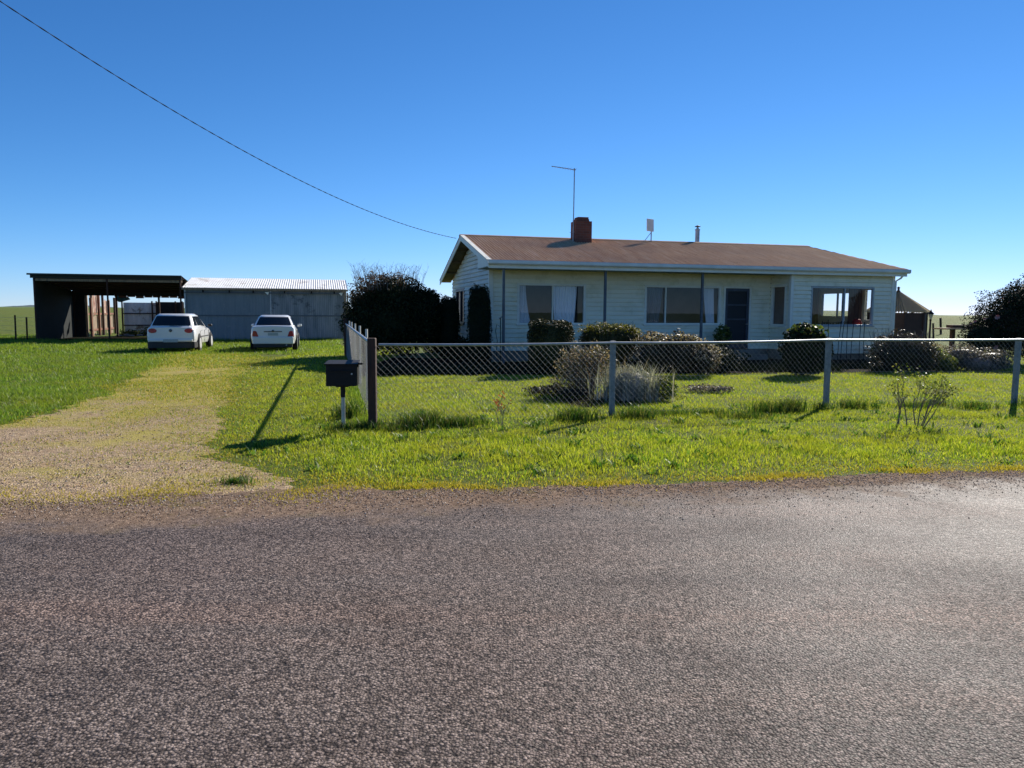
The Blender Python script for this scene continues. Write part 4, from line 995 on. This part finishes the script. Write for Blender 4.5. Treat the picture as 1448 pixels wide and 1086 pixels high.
        for yy in (1.05, 1.98, 2.98):
            m2 = MB(); m2.box(s*(W-.01), s*(W+.003), yy, yy+.012, .32, .80); m2.build('door_gap', M['car_black'], t)
        for yw in (.78, 3.38):
            m2 = MB(); m2.lathe([(.0,0),(.365,0),(.365,.004),(0,.004)], (0,0,0), 20, 'x'); o = m2.build('wheel_arch', M['car_black'], t); o.location = (s*(W+.003)-(.002 if s > 0 else .002), yw, .34)
            m2 = MB(); m2.lathe([(.20,-.09),(.30,-.10),(.318,-.07),(.318,.07),(.30,.10),(.20,.09)], (0,0,0), 24, 'x'); o = m2.build('wheel', M['tyre'], t, smooth=True); o.location = (s*(W-.055), yw, .318)
            m2 = MB(); m2.lathe([(.0,.0),(.205,.0),(.205,.012),(.17,.018),(.05,.010),(.0,.02)], (0,0,0), 20, 'x')
            if s < 0: m2.v = [(-x, y, z) for x, y, z in m2.v]
            h = m2.build('rim', M['rim'] if not hatch else M['hub_white'], o); h.location = (s*.090, 0, 0)
    return t
N = NT('dark_car_glass'); N.pbr((.012,.014,.016), .05, 0, None, .6, 0); M['car_glass_dark'] = N.m
car('hatch', (-12.95,28.3,0), R(13.0), 'white hatchback with big round red tail lights, left of the white sedan')
car('sedan', (-9.36,29.2,0), R(14.5), 'white sedan with tall red tail lights and silver badge, nearer the fence')

# ------------------------------------------------------------------ foliage
def crown_mesh(name, blobs, n, size, mat, parent=None, shape=1.0, lump=.18, up=.0, core=True, asp=.55, z0=0.03, core_r=.66):
    vol = np.array([b[3]*b[4]*b[5] for b in blobs])**.67; cnt = (n*vol/vol.sum()).astype(int); Vs = []; Fs = []; base = 0
    for b, k in zip(blobs, cnt):
        d = rng.normal(size=(k, 3)); d /= np.linalg.norm(d, axis=1)[:, None]
        lm = 1+lump*(np.sin(d[:,0]*5+b[0]*7)*np.sin(d[:,1]*6+b[1]*5)+.7*np.sin(d[:,2]*9+d[:,0]*7+b[2])+.4*np.sin(d[:,0]*17+d[:,2]*15))
        if shape != 1.0:   # squarer
            d2 = np.sign(d)*np.abs(d)**shape; d2 /= np.max(np.abs(d2), axis=1)[:, None]**.6
            dd = d2
        else: dd = d
        r = (1-.42*rng.uniform(size=k)**1.7)*lm
        c = dd*np.array(b[3:6])*r[:, None]+np.array(b[:3])
        c[:, 2] = np.maximum(c[:, 2], z0+rng.uniform(0, .1, k))
        nrm = d*.7+rng.normal(size=(k, 3))*.8+[0, 0, up]; nrm /= np.linalg.norm(nrm, axis=1)[:, None]
        a = np.cross(nrm, rng.normal(size=(k, 3))); a /= np.linalg.norm(a, axis=1)[:, None]; bb = np.cross(nrm, a)
        s = size*rng.uniform(.6, 1.35, k)[:, None]; a *= s; bb *= s*asp
        V = np.stack([c-a, c-bb*.9+a*.1, c+a, c+bb*.9+a*.1], 1).reshape(-1, 3); F = np.arange(k*4).reshape(-1, 4)+base; base += k*4; Vs.append(V); Fs.append(F)
    if core:
        for b in blobs:
            U, W_ = 18, 12; th_ = np.linspace(0, 2*np.pi, U, endpoint=False); ph = np.linspace(0.15, np.pi-.15, W_); P_, T_ = np.meshgrid(ph, th_, indexing='ij')
            d = np.stack([np.sin(P_)*np.cos(T_), np.sin(P_)*np.sin(T_), np.cos(P_)], -1).reshape(-1, 3); r = core_r*(1+lump*.6*np.sin(d[:,0]*5+b[0]*7)*np.sin(d[:,1]*6+b[1]*5))[:, None]
            if shape != 1.0: d = np.sign(d)*np.abs(d)**shape; d /= np.max(np.abs(d), axis=1)[:, None]**.6
            V = d*np.array(b[3:6])*r+np.array(b[:3]); V[:, 2] = np.maximum(V[:, 2], .01)
            for i in range(W_-1):
                a = i*U+np.arange(U); a2 = i*U+(np.arange(U)+1) % U; Fs.append(np.c_[a, a2, a2+U, a+U]+base)
            base += len(V); Vs.append(V)
    return np_mesh(name, np.vstack(Vs), np.vstack(Fs), mat, parent)
def twigs(name, c, n, r0, hmin, hmax, spread, mat, parent=None, rad=.006, z0=0.0, branch=2, curve=.3):
    mb = MB()
    for k in range(n):
        a = random.uniform(0, 6.28); q = r0*math.sqrt(random.random()); x, y = c[0]+q*math.cos(a), c[1]+q*math.sin(a)
        h = random.uniform(hmin, hmax); out_ = spread*random.uniform(.3, 1); bx, by = x+math.cos(a)*out_*h, y+math.sin(a)*out_*h
        m_ = (x+(bx-x)*.4+random.uniform(-.05,.05)*curve, y+(by-y)*.4+random.uniform(-.05,.05)*curve, z0+h*.5)
        mb.tube([(x,y,z0), m_, (bx,by,z0+h)], [rad, rad*.8, rad*.35], 4, cap=False)
        for j in range(branch):
            f = random.uniform(.3,.9); p = Vector(m_).lerp(Vector((bx,by,z0+h)), f); d = Vector((random.uniform(-1,1), random.uniform(-1,1), random.uniform(.3,1.2)))*h*.22
            mb.tube([p, p+d], [rad*.5, rad*.25], 3, cap=False)
    return mb.build(name, mat, parent)
def root(name, x, y, label, cat, group=None): return empty(name, (x,y,0), 0, label, cat, group)
LM = lambda n, cols, **k: leaf_mat(n, cols, **k)
M['dark_leaf'] = LM('dark_bush_leaf', [(.010,.016,.009), (.018,.028,.012), (.03,.04,.016)], transl=.08, rough=.65, spec=.1)
M['red_leaf'] = LM('reddish_leaf', [(.06,.03,.02), (.10,.04,.03), (.05,.05,.02), (.14,.09,.05)], transl=.3)
M['conifer'] = LM('dark_conifer_needle', [(.008,.014,.007), (.014,.022,.009), (.02,.03,.010)], transl=.06, rough=.7, spec=.1)
M['hedge_leaf'] = LM('hedge_leaf', [(.012,.020,.006), (.022,.030,.008), (.045,.045,.012), (.09,.07,.022)], transl=.12, spec=.2)
M['juniper'] = LM('golden_juniper', [(.03,.04,.006), (.10,.11,.010), (.22,.20,.015), (.30,.26,.02)], transl=.3, spec=.2)
M['pale_leaf'] = LM('pale_pink_leaf', [(.09,.08,.04), (.20,.15,.10), (.38,.28,.20), (.05,.06,.02), (.5,.42,.34)], transl=.3)
M['pink_leaf'] = LM('muted_pink_leaf', [(.05,.055,.025), (.10,.08,.05), (.30,.20,.14), (.62,.48,.34), (.04,.05,.02), (.08,.09,.03)], transl=.3)
M['lavender'] = LM('grey_green_lavender', [(.10,.12,.09), (.20,.21,.18), (.30,.29,.31), (.44,.44,.40)], transl=.3)
M['grey_leaf'] = LM('grey_mauve_leaf', [(.09,.08,.08), (.18,.15,.16), (.30,.26,.27), (.06,.065,.04)], transl=.3)
M['green_leaf'] = LM('mid_green_leaf', [(.04,.07,.015), (.07,.11,.02), (.12,.16,.03), (.2,.2,.06)], transl=.4)
M['brown_leaf'] = LM('brown_dark_leaf', [(.02,.018,.012), (.045,.032,.022), (.08,.055,.038), (.03,.04,.015)], transl=.2)
M['camellia'] = LM('camellia_leaf', [(.008,.016,.007), (.015,.028,.011), (.03,.045,.02), (.05,.03,.022)], transl=.08, rough=.6, spec=.12)
random.seed(11)
# big round bush
b = root('round_bush', -4.1, 25.9, 'big dark rounded bush with bare twigs on top between shed and house', 'bush')
crown_mesh('foliage', [(0,0,1.25,1.55,1.2,1.22), (-.75,.1,1.35,.85,.9,1.05), (.85,0,1.35,.75,.9,1.05), (.1,0,2.1,1.15,1.0,.68)], 30000, .045, M['dark_leaf'], b, lump=.08)
crown_mesh('autumn_leaves', [(-.35,0,2.5,1.0,.8,.40), (-1.1,0,2.1,.45,.6,.36)], 4600, .035, M['red_leaf'], b, core=False, lump=.2)
twigs('bare_twigs', (-.15,0), 130, 1.1, .45, .95, .4, M['grey_twig'], b, .007, 2.3, 3)
b2 = root('round_bush', -5.35, 26.6, 'smaller dark green bush between the closed shed and the twiggy bush', 'bush')
crown_mesh('foliage', [(0,0,1.1,.75,.8,1.15)], 7000, .045, M['dark_leaf'], b2, lump=.12)
b3 = root('round_bush', -2.95, 28.6, 'dark green bush wedged between the twiggy bush and the house', 'bush')
crown_mesh('foliage', [(0,0,1.1,.62,.6,1.25), (-.2,0,1.9,.4,.4,.55)], 8000, .045, M['dark_leaf'], b3, lump=.12)
# conifers
def conifer(x, y, w_, h, label):
    t = root('columnar_conifer', x, y, label, 'tree', 'columnar conifers by the gable wall')
    crown_mesh('crown', [(0,0,h*.40,w_,w_,h*.48), (0,0,h*.70,w_*.86,w_*.86,h*.30)], 20000, .030, M['conifer'], t, lump=.07, asp=.3, shape=.8, core_r=.86)
    mb = MB(); mb.tube([(0,0,-.05),(0,0,h*.5)], [.06,.03], 8); mb.build('trunk', M['bark'], t)
conifer(-2.18, 26.0, .36, 2.12, 'shorter dark columnar conifer left of the gable window'); conifer(-1.0, 22.75, .37, 2.40, 'taller dark columnar conifer at the front left corner of the house')
b = root('low_bush', -1.62, 24.6, 'small dark bush between the two columnar conifers', 'bush'); crown_mesh('foliage', [(0,0,.35,.35,.35,.40)], 2500, .035, M['dark_leaf'], b)
# clipped hedge ball
b = root('clipped_shrub', 1.0, 19.5, 'clipped dark green shrub with flat top below the left window', 'shrub')
crown_mesh('foliage', [(0,0,.72,.58,.55,.68)], 20000, .026, M['hedge_leaf'], b, shape=.62, lump=.05, core_r=.84)
b = root('golden_shrub', 2.60, 19.9, 'spreading golden green juniper under the second verandah post', 'shrub')
crown_mesh('foliage', [(0,0,.70,.80,.6,.52), (-.45,0,.88,.36,.4,.36), (.3,-.1,.92,.5,.4,.34)], 14000, .030, M['hedge_leaf'], b, lump=.10, asp=.35, core_r=.8); crown_mesh('golden_lit_tips', [(-.1,0,1.12,.68,.42,.20), (.45,0,1.08,.36,.4,.20)], 4200, .034, M['juniper'], b, lump=.2, asp=.28, up=.5, core=False)  # gold top layer paints in the sunlit crown over a darkened body
twigs('shoots', (0,0), 110, .55, .30, .55, .4, M['green_stem'], b, .005, .82, 1)
b = root('pale_shrub', 4.05, 18.9, 'low sprawling shrub with pale pink leaf tips in front of the middle window', 'shrub')
crown_mesh('foliage', [(-.45,0,.58,.5,.5,.50), (.25,.1,.60,.55,.5,.50), (.85,0,.42,.35,.4,.42)], 9000, .028, M['brown_leaf'], b, lump=.16, asp=.6); crown_mesh('pale_lit_tips', [(-.45,0,.92,.5,.45,.20), (.3,.1,.88,.5,.45,.22), (.85,-.1,.55,.36,.4,.34)], 3200, .028, M['pale_leaf'], b, lump=.2, asp=.6, core=False)  # pale pink layer also puts the lit top into leaf colour
b = root('dark_ground_shrub', 5.3, 20.2, 'low dark shrub beneath the front door window side', 'shrub'); crown_mesh('foliage', [(0,0,.35,.95,.5,.42)], 5000, .035, M['dark_leaf'], b)
b['label'] = 'low dark shrub between the pale pink shrub and the front door'
# planted bed along the house front; near-black soil paints its shadow deeper
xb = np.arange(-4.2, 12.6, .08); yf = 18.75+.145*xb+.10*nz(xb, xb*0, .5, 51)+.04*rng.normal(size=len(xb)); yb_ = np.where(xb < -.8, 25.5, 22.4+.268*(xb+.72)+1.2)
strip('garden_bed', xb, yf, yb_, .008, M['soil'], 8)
random.seed(31); bp = []
for k in range(170):
    x = random.uniform(-4, 12.4); bp.append((x, 18.9+.145*x+random.uniform(.1, 2.2), random.uniform(.15,.35)))
bw = None
P = np.vstack([rng.normal(size=(60,2))*[b_[2]*.7,b_[2]*.5]+[b_[0],b_[1]] for b_ in bp]); P = P[P[:,1] > 18.85+.145*P[:,0]]
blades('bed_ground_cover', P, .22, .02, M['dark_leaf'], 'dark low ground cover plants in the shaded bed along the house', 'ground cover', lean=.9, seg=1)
# garden bed at the fence
mb = MB(); K = 40
for k in range(K):
    a = 2*math.pi*k/K; r = 1+.12*math.sin(3*a)+.08*math.sin(7*a+1); mb.v.append((1.75+1.45*r*math.cos(a)+.3*math.sin(a), 13.85+1.15*r*math.sin(a), .006))
mb.v.append((1.75,13.85,.05)); mb.f += [(k, (k+1) % K, K) for k in range(K)]; tag(mb.build('garden_bed', M['soil'], None), kind='structure')
b = root('pink_shrub', 1.38, 14.3, 'shrub with pale pink and bronze leaves left of the first grey fence post', 'shrub')
crown_mesh('foliage', [(-.12,0,.55,.40,.42,.40), (.25,.05,.62,.35,.4,.38), (-.3,0,.25,.35,.3,.22)], 6500, .022, M['pink_leaf'], b, lump=.2, core=False); twigs('stems', (0,0), 90, .25, .5, 1.0, .35, M['twig'], b, .006, 0, 3)
b = root('lavender_bush', 2.15, 13.55, 'grey green spiky lavender bush behind the first grey fence post', 'shrub')
crown_mesh('foliage', [(0,0,.30,.52,.42,.32)], 5200, .030, M['lavender'], b, lump=.2, asp=.16, up=.0, core=True)
blades('spikes', rng.normal(size=(620,2))*[.26,.18], .62, .017, M['lavender'], None, lean=.35, seg=2, parent=b)
blades('dead_stalks', rng.normal(size=(40,2))*[.3,.2], .74, .018, M['pale_leaf'], None, lean=.25, seg=2, parent=b)
b = root('small_rosette_plant', 2.78, 13.5, 'small yellow green leafy plant at the right end of the lavender', 'plant'); crown_mesh('foliage', [(0,0,.22,.2,.2,.22)], 900, .030, M['green_leaf'], b, core=False); 
b = root('low_dark_plant', .72, 14.4, 'low dark trailing plant at the left edge of the garden bed', 'plant'); crown_mesh('foliage', [(0,0,.06,.45,.3,.12), (.5,-.25,.05,.3,.25,.11)], 1800, .028, M['brown_leaf'], b, core=False)
b = root('low_dark_plant', 3.85, 15.0, 'low grey flowering plant on the lawn right of the lavender', 'plant'); crown_mesh('foliage', [(0,0,.06,.36,.25,.10), (.35,-.15,.05,.25,.2,.09)], 1100, .025, M['grey_leaf'], b, core=False)
# right side shrubs
b = root('dark_leafy_bush', 7.55, 19.2, 'dark glossy leafy bush in front of the house corner window', 'bush')
crown_mesh('foliage', [(0,0,.65,.58,.6,.66)], 5200, .055, M['dark_leaf'], b, lump=.12); crown_mesh('top_leaves', [(.05,0,1.15,.42,.42,.2)], 260, .06, M['green_leaf'], b, core=False)
b['label'] = 'dark glossy bush behind the second grey fence post'
b = root('brown_bush', 10.85, 20.75, 'dark brownish mounded bush at the right corner of the house', 'bush')
crown_mesh('foliage', [(0,0,.50,.85,.6,.62), (.45,0,.40,.55,.5,.48)], 9000, .035, M['brown_leaf'], b, lump=.14); twigs('twigs', (0,0), 120, .8, .2, .45, .3, M['twig'], b, .006, .75, 2)
b = root('grey_mound_shrub', 13.35, 21.3, 'wide mounded grey mauve shrub beyond the right lawn', 'shrub')
crown_mesh('foliage', [(-.35,.2,.36,.62,.5,.38), (.35,0,.28,.6,.5,.36), (-.1,-.2,.2,.5,.4,.28)], 9000, .026, M['grey_leaf'], b, lump=.12)
b = root('green_round_shrub', 12.1, 20.9, 'small round green shrub left of the grey mauve mound', 'shrub'); crown_mesh('foliage', [(0,0,.24,.34,.34,.28)], 2400, .028, M['green_leaf'], b, lump=.1)
b = root('yellow_shrub', 12.0, 22.3, 'loose yellow green shrub behind the small round shrub', 'shrub'); crown_mesh('foliage', [(0,0,.3,.55,.4,.35), (.7,.4,.35,.5,.4,.3)], 2400, .03, M['green_leaf'], b, lump=.2, core=False)
b = root('grey_mound_shrub', 13.3, 24.6, 'farther grey green shrub behind the grey mauve mound', 'shrub'); crown_mesh('foliage', [(0,0,.38,1.1,.5,.40), (-.9,0,.3,.6,.5,.36)], 6000, .03, M['pale_leaf'], b, lump=.18)
# camellia tree
ct = root('camellia_tree', 16.9, 24.0, 'large dark camellia tree dotted with pink flowers at the right edge', 'tree')
CB = [(0,0,1.45,1.95,1.5,1.30), (-.9,0,1.2,1.05,1.1,.98), (-1.75,0,.85,.65,.8,.62), (.6,0,1.9,1.3,1.2,.85), (-.35,0,2.05,.9,1.0,.62), (1.3,.2,1.3,1.3,1.2,1.1)]
crown_mesh('crown', CB, 60000, .034, M['camellia'], ct, lump=.12)
mb = MB(); mb.tube([(0,0,-.1),(.05,0,.6),(-.1,.05,1.4)], [.14,.11,.07], 8); mb.tube([(.05,0,.5),(.6,.1,1.4)], [.08,.04], 6); mb.tube([(.0,0,.6),(-.7,0,1.3)], [.07,.03], 6); mb.build('trunk', M['bark'], ct)
fm = MB()
for k in range(7):
    a = k*.9; fm.add([(0,0,0), (.04*math.cos(a),.04*math.sin(a),.012), (.052*math.cos(a+.45),.052*math.sin(a+.45),.02), (.04*math.cos(a+.9),.04*math.sin(a+.9),.012)], [(0,1,2,3)])
M['petal'] = LM('camellia_petal', [(.42,.10,.12), (.52,.18,.18), (.55,.30,.26)], transl=.3)
f0 = fm.build('flower', M['petal'], ct)
for k in range(60):
    b_ = random.choice(CB); d = Vector((random.gauss(0,1), -abs(random.gauss(0,1)), random.gauss(.3,.9))).normalized(); p = Vector(b_[:3])+Vector((d.x*b_[3], d.y*b_[4], d.z*b_[5]))*random.uniform(.98,1.08)
    o = f0 if k == 0 else f0.copy()
    if k: COL.objects.link(o); o.parent = ct
    if p.z < .3: p.z = .5+random.random()
    o.location = p; o.rotation_euler = d.to_track_quat('Z','Y').to_euler(); o.scale = [random.uniform(1.0,1.7)]*3
# flax at the right edge
fx = root('flax_plant', 11.35, 15.9, 'striped spiky flax plant at the right edge of the lawn', 'plant'); mb = MB()
for k in range(34):
    a = random.uniform(0,6.28); h = random.uniform(.35,.7); o_ = random.uniform(.15,.55); wd = .02; px, py = -math.sin(a)*wd, math.cos(a)*wd; c_, s_ = math.cos(a), math.sin(a)
    mb.add([(c_*.03-px,s_*.03-py,0),(c_*.03+px,s_*.03+py,0),(c_*o_*.45+px,s_*o_*.45+py,h*.7),(c_*o_*.45-px,s_*o_*.45-py,h*.7),(c_*o_,s_*o_,h)], [(0,1,2,3),(3,2,4)])
mb.build('leaves', LM('flax_leaf', [(.10,.13,.03), (.3,.28,.08), (.18,.06,.04)], transl=.3), fx)
# roses / saplings at the fence
rs = root('bare_rose_bush', 5.75, 10.55, 'nearly bare thorny rose bush standing before the fence on the right', 'shrub')
random.seed(5); mb = MB(); tips = []
def branch(p, d, L, r, lev):
    q = p+d*L*.5+Vector((random.uniform(-1,1),random.uniform(-1,1),0))*L*.08; e = p+d*L; mb.tube([p,q,e], [r,r*.8,r*.55], 5, cap=False); tips.append(e)
    if lev > 0:
        for k in range(random.choice((2,3))):
            nd = (d+Vector((random.uniform(-.9,.9),random.uniform(-.6,.6),random.uniform(-.1,.5)))).normalized(); branch(p.lerp(e, random.uniform(.45,1)), nd, L*random.uniform(.5,.8), r*.55, lev-1)
for (x, dx_) in ((-.22,-.05),(.05,.15),(.02,-.1),(.12,.45),(-.25,.12),(.1,.3),(-.1,-.2),(.15,.6)): branch(Vector((x,0,0)), Vector((dx_,0,1)).normalized(), random.uniform(.35,.5), .009, 3)
mb.build('stems', M['twig'], rs)
def leaves_at(name, pts, n, sz, mat, parent, sp_=.03):
    P = np.array([tuple(p) for p in pts]); i = rng.integers(0, len(P), n); c = P[i]+rng.normal(size=(n,3))*sp_; a = rng.normal(size=(n,3)); a /= np.linalg.norm(a,axis=1)[:,None]; b_ = np.cross(a, rng.normal(size=(n,3))); b_ /= np.linalg.norm(b_,axis=1)[:,None]
    V = np.stack([c-a*sz, c+b_*sz*.5, c+a*sz, c-b_*sz*.5],1).reshape(-1,3); np_mesh(name, V, np.arange(n*4).reshape(-1,4), mat, parent)
leaves_at('leaves', tips, 500, .02, M['green_leaf'], rs)
sa = root('red_leaf_sapling', -.16, 10.42, 'thin sapling with a few red brown leaves before the fence', 'sapling'); mb = MB(); tips = []
for dx_ in (-.08,.02,.10): branch(Vector((dx_*.3,0,0)), Vector((dx_,0,1)).normalized(), .28, .006, 1)
mb.build('stem', M['twig'], sa); leaves_at('leaves', [t for t in tips if t.z > .15], 60, .022, LM('red_brown_leaf', [(.22,.06,.03), (.35,.12,.05)], transl=.4), sa)
# climbing frame rods by the corner window
tr = root('wire_trellis', -.72+.966*12.2+.259*.45, 22.4+.259*12.2-.966*.45, 'row of thin dark garden stakes below the corner window', 'trellis'); tr.rotation_euler.z = HA
for k, (x, l) in enumerate([(-.85,.05),(-.25,-.10),(-.12,-.08),(.12,.02),(.28,-.06),(.62,0),(.80,.03),(-.55,.12)]):
    mb = MB(); mb.tube([(x,0,0),(x-l*.5,.02,.7),(x-l,0,1.36+.04*math.sin(k*3))], .011, 5); mb.build('stake', M['black_metal'], tr)
mb = MB(); mb.tube([(-.9,0,1.3),(.85,0,1.33)], .006, 4); mb.tube([(-.9,0,.7),(.85,0,.68)], .006, 4); mb.build('cross_wire', M['black_metal'], tr)
# pot plant by door
pp = root('potted_plant', -.72+.966*8.45-.259*1.0, 22.4+.259*8.45+.966*1.0, 'potted green plant standing left of the front door', 'plant')
mb = MB(); mb.lathe([(0,0),(.15,0),(.20,.34),(.22,.34),(.22,.38),(.18,.38),(.17,.34),(0,.34)], (0,0,0), 16); mb.build('pot', simple('terracotta', (.20,.09,.05), None, 6, .8), pp)
crown_mesh('leaves', [(0,0,.8,.28,.28,.4)], 500, .075, M['green_leaf'], pp, core=False, asp=.4)

# ------------------------------------------------------------------ far right: gazebo, lamp, table, posts
gz = empty('gazebo', (18.5,36.0,0), R(10), 'dark octagonal gazebo with pale ribbed pointed roof behind the house', 'gazebo')
mb = MB(); rr = 1.45; ap = (0,0,2.72)
for k in range(8):
    a0, a1 = R(22.5+45*k), R(67.5+45*k); p0 = Vector((rr*math.cos(a0), rr*math.sin(a0), 1.70)); p1 = Vector((rr*math.cos(a1), rr*math.sin(a1), 1.70)); apx = Vector(ap); n_ = 18
    base = len(mb.v); nrm = (p1-p0).cross(apx-p0).normalized()
    for j in range(n_+1):
        f = j/n_; e = p0.lerp(p1, f); w_ = .055*math.cos(f*n_*math.pi); mb.v.append(tuple(e+nrm*w_)); mb.v.append(tuple(e.lerp(apx, .97)+nrm*w_*.2))
    for j in range(n_): i = base+2*j; mb.f.append((i, i+2, i+3, i+1))
GN = NT('pale_translucent_sheet'); gp_ = GN.n('ShaderNodeBsdfDiffuse'); gp_.inputs[0].default_value = (.55,.48,.34,1); gt_ = GN.n('ShaderNodeBsdfTranslucent'); gt_.inputs[0].default_value = (.62,.54,.38,1)
gm_ = GN.n('ShaderNodeMixShader'); gm_.inputs[0].default_value = .4; GN.l(gp_.outputs[0], gm_.inputs[1]); GN.l(gt_.outputs[0], gm_.inputs[2]); GN.l(gm_.outputs[0], GN.o.inputs[0])
mb.build('roof', GN.m, gz)
mb = MB(); mb.lathe([(.10,0),(.05,.06),(.05,.14),(.08,.18),(.03,.22),(.0,.24)], (0,0,2.68), 8); mb.build('finial', M['gazebo_wood'], gz)
for k in range(8):
    a = R(22.5+45*k); x, y = 1.28*math.cos(a), 1.28*math.sin(a); mb = MB(); mb.box(x-.05,x+.05,y-.05,y+.05,0,1.70); mb.build('post', M['gazebo_wood'], gz)
mb = MB()
for k in range(8):
    a0, a1 = R(22.5+45*k), R(67.5+45*k); A0 = Vector((1.28*math.cos(a0), 1.28*math.sin(a0), 0)); A1 = Vector((1.28*math.cos(a1), 1.28*math.sin(a1), 0))
    for j in range(9):
        p = A0.lerp(A1, (j+.5)/9); d = (A1-A0).normalized()*.058; n2 = Vector((-d.y, d.x, 0)).normalized()*.01
        mb.hexa([p-d-n2, p+d-n2, p+d+n2, p-d+n2, p-d-n2+Vector((0,0,1.66)), p+d-n2+Vector((0,0,1.66)), p+d+n2+Vector((0,0,1.66)), p-d+n2+Vector((0,0,1.66))])
mb.build('slatted_wall', M['gazebo_wood'], gz)
lp = empty('garden_lamp_post', (19.0,34.0,0), 0, 'green lantern lamp post right of the gazebo', 'lamp post')
mb = MB(); mb.lathe([(.09,0),(.09,.1),(.045,.16),(.04,1.3),(.06,1.34),(.03,1.38)], (0,0,0), 10); mb.build('post', M['gazebo_wood'], lp)
mb = MB(); mb.lathe([(.05,1.38),(.12,1.60),(.12,1.605),(.04,1.61)], (0,0,0), 6); mb.build('lantern', simple('lantern_glass', (.45,.45,.40), None, 4, .3), lp)
mb = MB(); mb.lathe([(.16,1.60),(.15,1.63),(.05,1.72),(.02,1.80),(.0,1.84)], (0,0,0), 6); mb.build('lantern_cap', M['black_metal'], lp)
tb = empty('slab_table', (17.95,30.0,0), R(8), 'rough plank table on a dark post left of the camellia', 'table')
mb = MB(); mb.box(-.85,.95,-.4,.4,1.0,1.06); mb.build('table_top', M['pale_wood'], tb, bevel=.01)
mb = MB(); mb.box(-.45,.6,-.2,.2,1.065,1.18); mb.build('stacked_plank', M['old_wood'], tb, bevel=.01)
for x in (-.3, .55):
    mb = MB(); mb.box(x-.07,x+.07,-.07,.07,0,1.0); mb.build('leg', M['old_wood'], tb)
for i, (x, y, h, l) in enumerate([(28.7,50,1.1,'leaning timber post on the slope right of the gazebo'), (22.6,40,1.05,'short dark post in the grass right of the lamp post')]):
    mb = MB(); z = float(ground_z(np.array([x]), np.array([y]))[0]); mb.tube([(x,y,z-.1),(x-.10,y,z+h)], .07 if i == 0 else .05, 7); tag(mb.build('fence_post', M['old_wood'], None), l, 'post')
# rubble and weeds under the opening
random.seed(21)
for k, (s, t) in enumerate([(2.6,6.9), (2.9,6.7), (3.3,7.0), (3.75,7.1), (2.2,6.8)]):
    mb = MB(); mb.lathe([(0,0),(.16,.02),(.2,.1),(.14,.18),(0,.2)], (0,0,0), 7); o = mb.build('rock', M['rock'], None); o.location = S(s,t); o.scale = (random.uniform(.7,1.6), 1, random.uniform(.5,1.0)); o.rotation_euler.z = random.uniform(0,3)
    tag(o, ['pale rock right under the middle shed pole', 'pale rock second from the shed pole', 'pale rock third along the shed opening', 'pale rock nearest the hatchback in the shed opening', 'pale rock left of the shed pole'][k], 'rock', 'rocks in the shed opening')
wd = root('weed_clump', *S(4.3,8.0)[:2], 'mound of green weeds in front of the pale iron fence', 'weeds'); crown_mesh('foliage', [(0,0,.2,1.3,.5,.42), (1.2,-.2,.3,.8,.5,.55), (-1.6,-.5,.1,.8,.3,.3)], 5000, .05, M['green_leaf'], wd, lump=.2)
